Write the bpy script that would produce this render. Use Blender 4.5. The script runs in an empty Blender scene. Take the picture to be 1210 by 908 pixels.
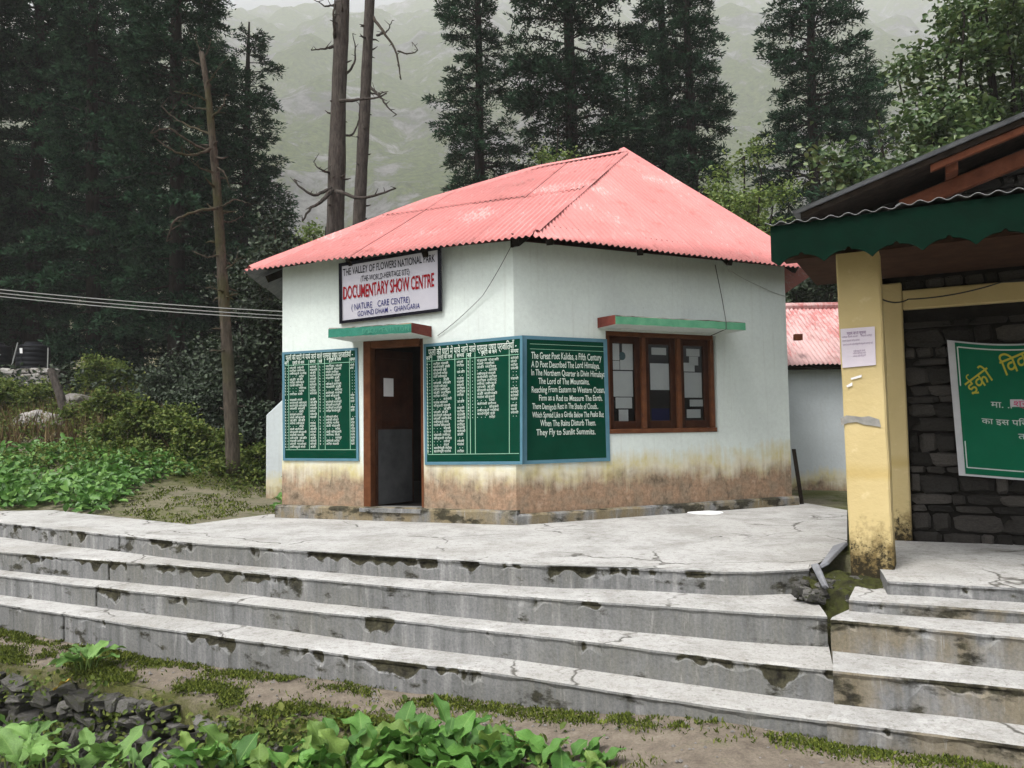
import bpy, bmesh, math, random
import numpy as np
from mathutils import Vector, Matrix, noise as mnoise

sc = bpy.context.scene
COL = sc.collection

# ------------------------------------------------------------------ camera
CW, CH, CF = 1210.0, 908.0, 909.0
CAMZ = 1.06
PITCH, ROLL = math.radians(3.2), math.radians(-0.8)
_F = np.array([0.0, math.cos(PITCH), math.sin(PITCH)])
_R0 = np.array([1.0, 0.0, 0.0]); _U0 = np.cross(_R0, _F)
_R = math.cos(ROLL) * _R0 + math.sin(ROLL) * _U0
_U = -math.sin(ROLL) * _R0 + math.cos(ROLL) * _U0
CAM = np.array([0.0, 0.0, CAMZ])
cam_data = bpy.data.cameras.new('camera')
cam = bpy.data.objects.new('camera', cam_data); COL.objects.link(cam)
cam_data.sensor_width = 36.0
cam_data.lens = 36.0 * CF / CW
cam_data.clip_start = 0.05
cam_data.clip_end = 6000.0
_m = Matrix(((_R[0], _U[0], -_F[0], 0), (_R[1], _U[1], -_F[1], 0), (_R[2], _U[2], -_F[2], 0), (0, 0, 0, 1)))
cam.matrix_world = Matrix.Translation((0, 0, CAMZ)) @ _m
sc.camera = cam

# ------------------------------------------------------------------ world, sun, exposure
SUN_EL, SUN_AZ = math.radians(60), math.radians(225)     # azimuth from +Y, clockwise: behind the camera
world = bpy.data.worlds.new('World'); sc.world = world; world.use_nodes = True
wn = world.node_tree.nodes; wl = world.node_tree.links
for n in list(wn): wn.remove(n)
w_out = wn.new('ShaderNodeOutputWorld'); w_bg = wn.new('ShaderNodeBackground')
w_sky = wn.new('ShaderNodeTexSky'); w_sky.sky_type = 'NISHITA'; w_sky.sun_disc = False
w_sky.sun_elevation = SUN_EL; w_sky.sun_rotation = SUN_AZ
w_sky.dust_density = 6.0; w_sky.air_density = 1.0; w_sky.ozone_density = 1.0
w_hs = wn.new('ShaderNodeHueSaturation'); w_hs.inputs['Saturation'].default_value = 0.22
wl.new(w_sky.outputs[0], w_hs.inputs['Color']); wl.new(w_hs.outputs[0], w_bg.inputs['Color'])
w_bg.inputs['Strength'].default_value = 0.15
wl.new(w_bg.outputs[0], w_out.inputs['Surface'])
sun_d = bpy.data.lights.new('sun', 'SUN'); sun_d.energy = 1.5; sun_d.angle = math.radians(16)
sun_d.color = (1.0, 0.97, 0.93)
sun = bpy.data.objects.new('sun', sun_d); COL.objects.link(sun)
_sd = Vector((math.sin(SUN_AZ) * math.cos(SUN_EL), math.cos(SUN_AZ) * math.cos(SUN_EL), math.sin(SUN_EL)))
sun.rotation_euler = (-_sd).to_track_quat('-Z', 'Y').to_euler()
sun.location = (0, -5, 40)
sc.view_settings.view_transform = 'Standard'
sc.view_settings.look = 'None'
sc.view_settings.gamma = 1.0
sc.view_settings.use_curve_mapping = False
sc.view_settings.exposure = 0.82
sc.cycles.use_denoising = True
sc.cycles.max_bounces = 5
sc.cycles.diffuse_bounces = 2
sc.cycles.glossy_bounces = 2
sc.cycles.transmission_bounces = 4
sc.cycles.transparent_max_bounces = 8
sc.cycles.volume_bounces = 2
sc.cycles.adaptive_threshold = 0.02
sc.cycles.use_adaptive_sampling = True

# ------------------------------------------------------------------ geometry of the view (used once to survey the place)
def ray(x, y):
    return _F + _R * ((x - 605.0) / CF) + _U * ((454.0 - y) / CF)
def onz(x, y, z):
    r = ray(x, y); return CAM + r * ((z - CAMZ) / r[2])
def aty(x, y, Y):
    r = ray(x, y); return CAM + r * (Y / r[1])
def onplane(x, y, p, n):
    r = ray(x, y); p = np.asarray(p, float); n = np.asarray(n, float)
    return CAM + r * (np.dot(p - CAM, n) / np.dot(r, n))
def V3(*a): return np.array(a, float)
def unit(v): v = np.asarray(v, float); return v / np.linalg.norm(v)

# ------------------------------------------------------------------ objects
def prop(o, label=None, cat=None, group=None, kind=None):
    if label: o['label'] = label
    if cat: o['category'] = cat
    if group: o['group'] = group
    if kind: o['kind'] = kind
    return o
WORLD_LOC = {}
def empty(name, loc, label, cat, group=None):
    o = bpy.data.objects.new(name, None); COL.objects.link(o)
    o.location = tuple(loc); o.empty_display_size = 0.2
    WORLD_LOC[o.name] = np.array(loc, float)
    return prop(o, label, cat, group)
def mesh_arrays(name, v, f, mats, mi=None, smooth=False, attrs=None):
    """v (N,3); f list of index lists or an (M,k) array"""
    me = bpy.data.meshes.new(name)
    v = np.asarray(v, np.float32)
    if isinstance(f, np.ndarray):
        k = f.shape[1]; nf = f.shape[0]
        me.vertices.add(len(v)); me.vertices.foreach_set('co', v.ravel())
        me.loops.add(nf * k); me.loops.foreach_set('vertex_index', f.astype(np.int32).ravel())
        me.polygons.add(nf)
        me.polygons.foreach_set('loop_start', np.arange(0, nf * k, k, dtype=np.int32))
        me.polygons.foreach_set('loop_total', np.full(nf, k, np.int32))
        me.update(calc_edges=True)
    else:
        me.from_pydata([tuple(map(float, p)) for p in v], [], [list(map(int, q)) for q in f]); me.update()
    for m in (mats if isinstance(mats, (list, tuple)) else [mats]): me.materials.append(m)
    if mi is not None: me.polygons.foreach_set('material_index', np.asarray(mi, np.int32))
    if smooth: me.polygons.foreach_set('use_smooth', np.ones(len(me.polygons), bool))
    for an, av in (attrs or {}).items():
        a = me.attributes.new(an, 'FLOAT', 'POINT'); a.data.foreach_set('value', np.asarray(av, np.float32))
    return me
def link(name, me, parent=None, loc=(0, 0, 0)):
    o = bpy.data.objects.new(name, me); COL.objects.link(o); o.location = tuple(loc)
    if parent is not None: o.parent = parent
    WORLD_LOC[o.name] = np.array(loc, float) + (WORLD_LOC[parent.name] if parent is not None else 0)
    return o
class MB:
    """collects faces in world coordinates, builds one mesh object"""
    def __init__(s): s.v = []; s.f = []; s.mi = []
    def add(s, vs, fs, m=0):
        b = len(s.v); s.v.extend([np.asarray(p, float) for p in vs])
        s.f.extend([[i + b for i in q] for q in fs]); s.mi.extend([m] * len(fs))
    def quad(s, a, b, c, d, m=0): s.add([a, b, c, d], [[0, 1, 2, 3]], m)
    def hexa(s, p, m=0):      # 8 corners: 0-3 bottom loop, 4-7 top loop
        s.add(p, [[3, 2, 1, 0], [4, 5, 6, 7], [0, 1, 5, 4], [1, 2, 6, 5], [2, 3, 7, 6], [3, 0, 4, 7]], m)
    def fbox(s, o, ax, ay, az, m=0):   # origin + three edge vectors
        o, ax, ay, az = [np.asarray(t, float) for t in (o, ax, ay, az)]
        s.hexa([o, o + ax, o + ax + ay, o + ay, o + az, o + ax + az, o + ax + ay + az, o + ay + az], m)
    def prism(s, poly, z0, z1, m=0):
        n = len(poly)
        vs = [V3(p[0], p[1], z0) for p in poly] + [V3(p[0], p[1], z1) for p in poly]
        fs = [list(range(n))[::-1], list(range(n, 2 * n))] + [[i, (i + 1) % n, n + (i + 1) % n, n + i] for i in range(n)]
        s.add(vs, fs, m)
    def tube(s, pts, rad, n=7, m=0, cap=True):
        pts = [np.asarray(p, float) for p in pts]
        if np.isscalar(rad): rad = [rad] * len(pts)
        vs = []; prev = None
        for i, p in enumerate(pts):
            t = unit((pts[min(i + 1, len(pts) - 1)] - pts[max(i - 1, 0)]) + 1e-9)
            if prev is None: a = np.cross(t, V3(0.31, 0.73, 0.6)); a = unit(a)
            else: a = unit(prev - t * np.dot(prev, t))
            prev = a; b = np.cross(t, a)
            for k in range(n):
                q = 2 * math.pi * k / n
                vs.append(p + rad[i] * (math.cos(q) * a + math.sin(q) * b))
        fs = []
        for i in range(len(pts) - 1):
            for k in range(n):
                k2 = (k + 1) % n
                fs.append([i * n + k, i * n + k2, (i + 1) * n + k2, (i + 1) * n + k])
        if cap: fs.append(list(range(n))[::-1]); fs.append([(len(pts) - 1) * n + k for k in range(n)])
        s.add(vs, fs, m)
    def lathe(s, base, prof, n=28, m=0):
        vs = []; fs = []
        for r, z in prof:
            for k in range(n):
                q = 2 * math.pi * k / n; vs.append(V3(base[0] + r * math.cos(q), base[1] + r * math.sin(q), base[2] + z))
        for i in range(len(prof) - 1):
            for k in range(n):
                k2 = (k + 1) % n; fs.append([i * n + k, i * n + k2, (i + 1) * n + k2, (i + 1) * n + k])
        s.add(vs, fs, m)
    def build(s, name, mats, parent=None, smooth=False, bevel=0):
        off = WORLD_LOC[parent.name] if parent is not None else np.zeros(3)
        me = mesh_arrays(name, np.array(s.v) - off, s.f, mats, s.mi, smooth)
        if bevel:
            bm = bmesh.new(); bm.from_mesh(me)
            bmesh.ops.remove_doubles(bm, verts=bm.verts, dist=1e-5)
            bmesh.ops.bevel(bm, geom=list(bm.edges), offset=bevel, segments=1, affect='EDGES')
            bm.to_mesh(me); bm.free()
        return link(name, me, parent)

# ------------------------------------------------------------------ materials
class NT:
    def __init__(s, name):
        s.mat = bpy.data.materials.new(name); s.mat.use_nodes = True
        s.t = s.mat.node_tree; s.N = s.t.nodes; s.L = s.t.links
        s.bsdf = s.N['Principled BSDF']; s.out = s.N['Material Output']
        s.bsdf.inputs['Specular IOR Level'].default_value = 0.10
        s.co = s.N.new('ShaderNodeTexCoord').outputs['Object']
    def node(s, typ, **kw):
        n = s.N.new(typ)
        for k, v in kw.items():
            if k.startswith('_'): setattr(n, k[1:], v)
            else: n.inputs[k.replace('__', ' ')].default_value = v
        return n
    def map(s, scale=(1, 1, 1), rot=(0, 0, 0), loc=(0, 0, 0), src=None):
        n = s.N.new('ShaderNodeMapping'); n.inputs['Scale'].default_value = scale
        n.inputs['Rotation'].default_value = rot; n.inputs['Location'].default_value = loc
        s.L.new(src or s.co, n.inputs['Vector']); return n.outputs[0]
    def noise(s, scale, detail=4, rough=0.55, vec=None, dist=0.0):
        n = s.node('ShaderNodeTexNoise', Scale=scale, Detail=detail, Roughness=rough, Distortion=dist)
        s.L.new(vec or s.co, n.inputs['Vector']); return n.outputs['Fac']
    def vor(s, scale, feature='F1', vec=None, out='Distance'):
        n = s.node('ShaderNodeTexVoronoi', Scale=scale); n.feature = feature
        s.L.new(vec or s.co, n.inputs['Vector']); return n.outputs[out]
    def ramp(s, fac, stops, interp='LINEAR'):
        n = s.N.new('ShaderNodeValToRGB'); cr = n.color_ramp; cr.interpolation = interp
        while len(cr.elements) < len(stops): cr.elements.new(0.5)
        for e, (p, c) in zip(cr.elements, stops):
            e.position = p
            if not isinstance(c, (tuple, list)): c = (c, c, c)
            e.color = (*c[:3], 1)
        s.L.new(fac, n.inputs['Fac']); return n.outputs['Color']
    def mix(s, fac, a, b, mode='MIX'):
        n = s.N.new('ShaderNodeMix'); n.data_type = 'RGBA'; n.blend_type = mode
        for i, x in ((0, fac), (6, a), (7, b)):
            if hasattr(x, 'is_output'): s.L.new(x, n.inputs[i])
            elif i == 0: n.inputs[0].default_value = x
            else: n.inputs[i].default_value = (*x[:3], 1) if isinstance(x, (tuple, list)) else (x, x, x, 1)
        return n.outputs[2]
    def math(s, op, a, b=0.0, c=None, clamp=False):
        n = s.N.new('ShaderNodeMath'); n.operation = op; n.use_clamp = clamp
        for i, x in enumerate((a, b) if c is None else (a, b, c)):
            if hasattr(x, 'is_output'): s.L.new(x, n.inputs[i])
            else: n.inputs[i].default_value = x
        return n.outputs[0]
    def sep(s, src=None):
        n = s.N.new('ShaderNodeSeparateXYZ'); s.L.new(src or s.co, n.inputs[0]); return n.outputs
    def attr(s, name):
        n = s.N.new('ShaderNodeAttribute'); n.attribute_name = name; return n.outputs['Fac']
    def rnd_island(s): return s.N.new('ShaderNodeNewGeometry').outputs['Random Per Island']
    def rnd_obj(s): return s.N.new('ShaderNodeObjectInfo').outputs['Random']
    def bump(s, h, strength=0.3, dist=0.02):
        n = s.node('ShaderNodeBump', Strength=strength, Distance=dist); s.L.new(h, n.inputs['Height'])
        s.L.new(n.outputs[0], s.bsdf.inputs['Normal'])
    def done(s, color, rough=0.8):
        i = s.bsdf.inputs['Base Color']
        if hasattr(color, 'is_output'): s.L.new(color, i)
        else: i.default_value = (*color[:3], 1)
        r = s.bsdf.inputs['Roughness']
        if hasattr(rough, 'is_output'): s.L.new(rough, r)
        else: r.default_value = rough
        return s.mat
def simple(name, c1, c2=None, scale=6.0, rough=0.8, bump=0.0, bscale=None, metallic=0.0, obj=0.0):
    n = NT(name); col = c1
    n.bsdf.inputs['Specular IOR Level'].default_value = 0.04
    if c2 is not None:
        col = n.ramp(n.noise(scale, 6, 0.6), [(0.3, c1), (0.7, c2)])
    if obj:
        col = n.mix(1.0, col, n.ramp(n.rnd_obj(), [(0, 1 - obj), (1, 1 + obj)]), 'MULTIPLY')
    if bump: n.bump(n.noise(bscale or scale * 4, 6, 0.65), bump, 0.02)
    n.bsdf.inputs['Metallic'].default_value = metallic
    return n.done(col, rough)
def leafmat(name, ca, cb, cc, rough=0.5, trans=0.25, spec=0.3, objvar=0.0):
    """leaf colours differ from leaf to leaf"""
    n = NT(name)
    col = n.ramp(n.rnd_island(), [(0.0, ca), (0.55, cb), (1.0, cc)])
    if objvar: col = n.mix(1.0, col, n.ramp(n.rnd_obj(), [(0, 1 - objvar), (1, 1 + objvar)]), 'MULTIPLY')
    n.done(col, rough); n.bsdf.inputs['Specular IOR Level'].default_value = spec
    if trans:
        tr = n.N.new('ShaderNodeBsdfTranslucent'); n.L.new(col, tr.inputs['Color']) if hasattr(col, 'is_output') else None
        mx = n.N.new('ShaderNodeMixShader'); mx.inputs[0].default_value = trans
        n.L.new(n.bsdf.outputs[0], mx.inputs[1]); n.L.new(tr.outputs[0], mx.inputs[2]); n.L.new(mx.outputs[0], n.out.inputs['Surface'])
    return n.mat

# white wash with a damp, dirty foot
def wall_material(name, top, body, z_y=0.62, z_b=0.42, dirt=1.0):
    n = NT(name); x, y, z = n.sep()
    streak = n.noise(3.0, 5, 0.6, n.map((5, 5, 0.5)))
    blot = n.noise(2.2, 6, 0.62); fine = n.noise(22, 5, 0.7)
    zz = n.math('ADD', z, n.math('MULTIPLY', n.math('SUBTRACT', blot, 0.5), -0.55))
    zz = n.math('ADD', zz, n.math('MULTIPLY', n.math('SUBTRACT', streak, 0.5), -0.3))
    white = n.ramp(n.noise(1.3, 5, 0.6), [(0.3, body), (0.7, top)])
    white = n.mix(1.0, white, n.ramp(fine, [(0.25, 0.9), (0.6, 1.0)]), 'MULTIPLY')
    drip = n.ramp(n.noise(2.4, 6, 0.7, n.map((7, 7, 0.22), loc=(2, 3, 1))), [(0.55, 0.0), (0.75, 0.32)])
    white = n.mix(drip, white, (0.36, 0.37, 0.33))
    low = n.ramp(n.noise(4.5, 7, 0.65), [(0.25, (0.42, 0.31, 0.225)), (0.42, (0.31, 0.205, 0.135)), (0.58, (0.27, 0.205, 0.145)), (0.75, (0.10, 0.078, 0.052))])
    low = n.mix(1.0, low, n.ramp(fine, [(0.3, 0.62), (0.6, 1.1)]), 'MULTIPLY')
    dark = n.ramp(n.noise(9, 6, 0.7, n.map((2, 2, 0.6))), [(0.55, 0.0), (0.75, 1.0)])
    low = n.mix(n.math('MULTIPLY', dark, 0.75), low, (0.035, 0.035, 0.028))
    yel = n.mix(n.ramp(n.noise(5, 5), [(0.4, 0.25), (0.7, 1.0)]), (0.62, 0.60, 0.52), (0.50, 0.44, 0.20))
    k = n.ramp(zz, [(z_b - 0.08, 0.0), (z_b + 0.13, 1.0)])
    col = n.mix(k, low, yel)
    k2 = n.ramp(zz, [(z_y - 0.05, 0.0), (z_y + 0.13, 1.0)])
    col = n.mix(k2, col, white)
    spots = n.ramp(n.vor(6.5), [(0.02, 1.0), (0.035, 0.0)])
    spots = n.math('MULTIPLY', spots, n.ramp(n.noise(3), [(0.52, 0), (0.6, 1)]))
    col = n.mix(n.math('MULTIPLY', spots, 0.6 * dirt), col, (0.08, 0.075, 0.07))
    n.bump(n.math('ADD', fine, n.math('MULTIPLY', blot, 2.0)), 0.25, 0.012)
    return n.done(col, 0.9)
# weathered cement of treads, risers and the platform
def tread_material(name):
    n = NT(name)
    a = n.noise(1.9, 8, 0.68); b = n.noise(11, 8, 0.74); f = n.noise(70, 5, 0.75); g_ = n.noise(0.55, 4, 0.5)
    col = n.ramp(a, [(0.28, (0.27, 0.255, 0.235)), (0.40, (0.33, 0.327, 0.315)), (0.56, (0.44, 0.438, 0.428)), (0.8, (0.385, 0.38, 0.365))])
    col = n.mix(n.ramp(b, [(0.52, 0.0), (0.70, 0.8)]), col, (0.22, 0.205, 0.18))
    col = n.mix(n.ramp(b, [(0.30, 0.7), (0.42, 0.0)]), col, (0.50, 0.497, 0.485))
    col = n.mix(n.ramp(g_, [(0.50, 0.0), (0.66, 0.5)]), col, (0.30, 0.29, 0.265))
    col = n.mix(n.ramp(n.noise(26, 6, 0.75), [(0.54, 0.0), (0.68, 0.75)]), col, (0.15, 0.142, 0.122))
    cr = n.vor(0.55, 'DISTANCE_TO_EDGE', n.map((1, 1, 1), src=None))
    wob = n.N.new('ShaderNodeVectorMath'); wob.operation = 'ADD'
    nz = n.node('ShaderNodeTexNoise', Scale=2.5, Detail=6.0); n.L.new(n.co, nz.inputs['Vector'])
    sc_ = n.N.new('ShaderNodeVectorMath'); sc_.operation = 'SCALE'; sc_.inputs['Scale'].default_value = 0.55
    n.L.new(nz.outputs['Color'], sc_.inputs[0]); n.L.new(n.co, wob.inputs[0]); n.L.new(sc_.outputs[0], wob.inputs[1])
    cr = n.vor(0.6, 'DISTANCE_TO_EDGE', wob.outputs[0])
    crack = n.math('MULTIPLY', n.ramp(cr, [(0.003, 1.0), (0.009, 0.0)]), n.ramp(n.noise(0.9, 3), [(0.47, 0.0), (0.56, 1.0)]))
    col = n.mix(n.math('MULTIPLY', crack, 0.85), col, (0.06, 0.055, 0.045))
    col = n.mix(1.0, col, n.ramp(f, [(0.3, 0.74), (0.65, 1.08)]), 'MULTIPLY')
    ch = n.attr('chip')
    mossy = n.ramp(n.noise(14, 5, 0.7), [(0.35, (0.035, 0.032, 0.025)), (0.62, (0.10, 0.10, 0.055))])
    col = n.mix(n.ramp(n.math('ADD', ch, n.math('MULTIPLY', n.math('SUBTRACT', b, 0.5), 0.8)), [(0.42, 0), (0.6, 1)]), col, mossy)
    h = n.math('SUBTRACT', n.math('ADD', n.math('MULTIPLY', b, 1.5), f), n.math('MULTIPLY', crack, 3.0))
    n.bump(h, 0.35, 0.012)
    return n.done(col, 0.82)
def riser_material(name, warm=0.0):
    n = NT(name)
    st = n.noise(2.0, 6, 0.65, n.map((5.5, 5.5, 0.30))); st2 = n.noise(3.1, 5, 0.7, n.map((9, 9, 0.8), loc=(3, 1, 2)))
    a = n.noise(1.1, 5, 0.6); f = n.noise(55, 4, 0.7)
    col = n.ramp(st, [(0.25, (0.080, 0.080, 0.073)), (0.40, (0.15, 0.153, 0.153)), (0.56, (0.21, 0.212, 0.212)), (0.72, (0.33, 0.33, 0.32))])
    col = n.mix(n.ramp(a, [(0.42, 0.0), (0.62, 0.8)]), col, n.mix(st2, (0.11, 0.122, 0.142), (0.21, 0.198, 0.155)))
    if warm:
        col = n.mix(n.ramp(n.noise(1.6, 5, 0.6, n.map((2, 2, 1), loc=(7, 2, 0))), [(0.42, 0.0), (0.58, warm)]), col, (0.21, 0.165, 0.088))
    col = n.mix(n.ramp(st2, [(0.60, 0.0), (0.72, 0.75)]), col, (0.34, 0.34, 0.33))
    mossy = n.ramp(n.noise(16, 5, 0.7), [(0.35, (0.014, 0.013, 0.010)), (0.66, (0.055, 0.052, 0.032))])
    patch = n.ramp(n.noise(2.3, 6, 0.62, n.map((1.3, 1.3, 2.6), loc=(1, 5, 3))), [(0.575 - warm * 0.10, 0.0), (0.645 - warm * 0.09, 0.92)])
    col = n.mix(patch, col, mossy)
    ch = n.attr('chip')
    col = n.mix(n.ramp(n.math('ADD', ch, n.math('MULTIPLY', n.math('SUBTRACT', n.noise(13, 6, 0.7), 0.5), 1.0)), [(0.26, 0), (0.42, 1)]), col, mossy)
    col = n.mix(1.0, col, n.ramp(f, [(0.3, 0.72), (0.65, 1.08)]), 'MULTIPLY')
    n.bump(n.math('ADD', n.math('MULTIPLY', st2, 1.2), f), 0.3, 0.01)
    return n.done(col, 0.85)
def roof_material(name, red, pale, worn=1.0, amount=0.5):
    n = NT(name)
    a = n.noise(0.9, 6, 0.62); b = n.noise(13.0, 7, 0.78, n.map((1.8, 0.5, 0.5), (0, 0, 0.5))); f = n.noise(45, 3, 0.6)
    col = n.ramp(a, [(0.3, tuple(c * 0.9 for c in red)), (0.62, tuple(min(1, c * 1.12) for c in red))])
    k = n.math('MULTIPLY', n.ramp(n.math('ADD', n.math('MULTIPLY', a, 0.6), n.math('MULTIPLY', b, 0.55)), [(0.665 - amount * 0.1, 0.0), (0.715 - amount * 0.1, 1.0)]), 0.6 * worn)
    col = n.mix(k, col, pale)
    col = n.mix(n.ramp(n.noise(3.2, 6, 0.7, n.map((1, 1, 1), loc=(4, 4, 4))), [(0.55, 0.0), (0.72, 0.6)]), col, (0.24, 0.085, 0.07))
    col = n.mix(n.ramp(n.noise(5, 7, 0.75, n.map((2.5, 0.5, 0.5), (0, 0, 0.5), (1, 7, 3))), [(0.56, 0.0), (0.70, 0.5)]), col, (0.42, 0.36, 0.34))
    col = n.mix(1.0, col, n.ramp(f, [(0.3, 0.93), (0.7, 1.04)]), 'MULTIPLY')
    col = n.mix(1.0, col, n.ramp(n.rnd_obj(), [(0, 0.93), (1, 1.05)]), 'MULTIPLY')
    n.bump(f, 0.1, 0.004)
    return n.done(col, 0.62)
def bark_material(name, c1, c2, moss=None):
    n = NT(name)
    b = n.noise(9, 6, 0.7, n.map((2.2, 2.2, 0.5))); a = n.noise(1.2, 4)
    col = n.ramp(b, [(0.3, c1), (0.68, c2)])
    if moss: col = n.mix(n.ramp(a, [(0.48, 0.0), (0.62, 0.85)]), col, moss)
    n.bump(b, 0.9, 0.05)
    return n.done(col, 0.95)
def ground_material(name):
    n = NT(name)
    a = n.noise(0.45, 6, 0.6); b = n.noise(5, 6, 0.7); f = n.noise(40, 4, 0.7)
    col = n.ramp(a, [(0.32, (0.12, 0.108, 0.078)), (0.46, (0.17, 0.155, 0.11)), (0.60, (0.085, 0.092, 0.03))])
    col = n.mix(n.ramp(b, [(0.52, 0), (0.66, 0.85)]), col, (0.055, 0.075, 0.016))
    col = n.mix(1.0, col, n.ramp(f, [(0.3, 0.65), (0.7, 1.2)]), 'MULTIPLY')
    n.bump(n.math('ADD', b, n.math('MULTIPLY', f, 0.5)), 0.6, 0.04)
    return n.done(col, 0.95)
def path_material(name):
    n = NT(name)
    a = n.noise(1.7, 6, 0.62); b = n.noise(8, 6, 0.7); f = n.noise(70, 4, 0.7)
    col = n.ramp(b, [(0.3, (0.12, 0.10, 0.08)), (0.6, (0.20, 0.17, 0.135)), (0.8, (0.27, 0.24, 0.20))])
    moss = n.ramp(f, [(0.3, (0.035, 0.040, 0.010)), (0.7, (0.085, 0.092, 0.022))])
    k = n.ramp(n.math('ADD', n.math('MULTIPLY', a, 0.7), n.math('ADD', n.math('MULTIPLY', b, 0.7), n.math('MULTIPLY', n.attr('edge'), 0.30))), [(0.80, 0), (1.0, 0.9)])
    col = n.mix(k, col, moss)
    col = n.mix(1.0, col, n.ramp(f, [(0.3, 0.72), (0.7, 1.15)]), 'MULTIPLY')
    n.bump(n.math('ADD', b, f), 0.6, 0.02)
    return n.done(col, 0.95)
def stone_material(name, c1, c2, c3, moss=None, bs=14):
    n = NT(name)
    base = n.ramp(n.rnd_obj(), [(0, c1), (0.5, c2), (1, c3)])
    f = n.noise(bs, 7, 0.7); g = n.noise(bs * 0.22, 5, 0.6)
    col = n.mix(1.0, base, n.ramp(f, [(0.25, 0.55), (0.75, 1.35)]), 'MULTIPLY')
    if moss: col = n.mix(n.ramp(g, [(0.52, 0), (0.64, 0.85)]), col, moss)
    n.bump(n.math('ADD', f, g), 0.7, 0.03)
    return n.done(col, 0.9)
def mountain_material(name):
    n = NT(name)
    a = n.noise(0.006, 9, 0.62); b = n.noise(0.03, 9, 0.72, n.map((1, 1, 0.6))); f = n.noise(0.2, 7, 0.75)
    green = n.ramp(f, [(0.3, (0.035, 0.055, 0.014)), (0.52, (0.115, 0.165, 0.030)), (0.7, (0.21, 0.25, 0.065))])
    rock = n.ramp(b, [(0.32, (0.025, 0.027, 0.03)), (0.5, (0.12, 0.12, 0.12)), (0.68, (0.42, 0.42, 0.41))])
    k = n.ramp(n.math('ADD', n.math('MULTIPLY', a, 0.5), n.math('MULTIPLY', b, 0.6)), [(0.55, 0), (0.61, 1)])
    col = n.mix(k, green, rock)
    n.bump(n.math('ADD', n.math('MULTIPLY', b, 2.5), f), 1.0, 9.0)
    return n.done(col, 0.95)

MAT = {}
MAT['wall'] = wall_material('whitewashed plaster', (0.66, 0.73, 0.69), (0.59, 0.645, 0.625), 0.66, 0.47)
MAT['wall_far'] = wall_material('grey white plaster', (0.55, 0.60, 0.62), (0.47, 0.51, 0.53), 0.25, 0.05, 0.5)
MAT['inside'] = simple('interior plaster darkened as shade', (0.022, 0.02, 0.019), (0.035, 0.032, 0.03), 3)  # near-black colour stands in for the shade inside the room
MAT['plinth'] = riser_material('mossy plinth cement', 0.8)
MAT['tread'] = tread_material('worn cement top')
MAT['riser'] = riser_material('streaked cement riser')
MAT['riser_warm'] = riser_material('ochre stained cement riser', 0.55)
MAT['roof'] = roof_material('faded red roof paint', (0.51, 0.20, 0.19), (0.62, 0.46, 0.44), 1.0, 0.15)
MAT['roof_far'] = roof_material('worn pink roof paint', (0.50, 0.20, 0.195), (0.64, 0.52, 0.51), 1.0, 1.6)
MAT['zinc'] = simple('bare zinc sheet', (0.11, 0.115, 0.12), (0.19, 0.195, 0.20), 8, 0.55)
MAT['zinc_light'] = simple('pale zinc sheet', (0.33, 0.34, 0.35), (0.48, 0.49, 0.50), 6, 0.5)
MAT['timber_dark'] = simple('dark old timber', (0.010, 0.008, 0.006), (0.028, 0.020, 0.015), 14, 0.85, 0.3)
MAT['timber_red'] = simple('red brown timber', (0.075, 0.024, 0.013), (0.125, 0.045, 0.023), 9, 0.75, 0.3)
MAT['door_wood'] = simple('brown varnished wood', (0.026, 0.010, 0.006), (0.055, 0.021, 0.011), 7, 0.5, 0.2)
MAT['door_frame'] = simple('orange brown frame wood', (0.085, 0.032, 0.015), (0.14, 0.056, 0.026), 9, 0.55, 0.2)
MAT['kick'] = simple('dull sheet metal', (0.045, 0.047, 0.05), (0.08, 0.083, 0.086), 5, 0.5)
MAT['board_green'] = simple('dark green board paint', (0.0008, 0.033, 0.0175), (0.0015, 0.043, 0.024), 3, 0.65)
MAT['board_blue'] = simple('blue border paint', (0.075, 0.17, 0.225), (0.10, 0.21, 0.27), 8, 0.6)
MAT['letter_white'] = simple('white lettering paint', (0.62, 0.68, 0.63), (0.50, 0.58, 0.52), 30, 0.6)
MAT['line_pale'] = simple('pale green line paint', (0.26, 0.46, 0.34), (0.20, 0.38, 0.27), 30, 0.6)
MAT['sign_white'] = simple('sign face paint', (0.50, 0.49, 0.56), (0.56, 0.55, 0.61), 4, 0.5)
MAT['sign_black'] = simple('black sign paint', (0.012, 0.012, 0.018), None, 1, 0.5)
MAT['sign_red'] = simple('red sign paint', (0.30, 0.012, 0.02), None, 1, 0.5)
MAT['sign_blue'] = simple('blue sign paint', (0.02, 0.025, 0.16), None, 1, 0.5)
MAT['lintel_teal'] = simple('chipped teal paint', (0.03, 0.16, 0.115), (0.05, 0.21, 0.155), 12, 0.7, 0.3)
MAT['lintel_green'] = simple('chipped green paint', (0.07, 0.24, 0.14), (0.12, 0.31, 0.19), 10, 0.7, 0.3)
MAT['lintel_red'] = simple('chipped maroon paint', (0.14, 0.035, 0.028), (0.20, 0.06, 0.045), 14, 0.75, 0.3)
MAT['paper'] = simple('white paper', (0.80, 0.80, 0.80), (0.72, 0.72, 0.73), 8, 0.8)
MAT['paper_tint'] = simple('pinkish paper', (0.66, 0.60, 0.66), (0.60, 0.55, 0.62), 6, 0.8)
MAT['ink'] = simple('faint ink', (0.30, 0.22, 0.33), None, 1, 0.8)
MAT['ink_dark'] = simple('dark ink', (0.03, 0.03, 0.035), None, 1, 0.8)
MAT['blue_card'] = simple('blue card', (0.01, 0.012, 0.09), None, 1, 0.7)
MAT['yellow'] = simple('yellow limewash', (0.66, 0.49, 0.16), (0.74, 0.57, 0.22), 4, 0.85, 0.15)
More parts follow.
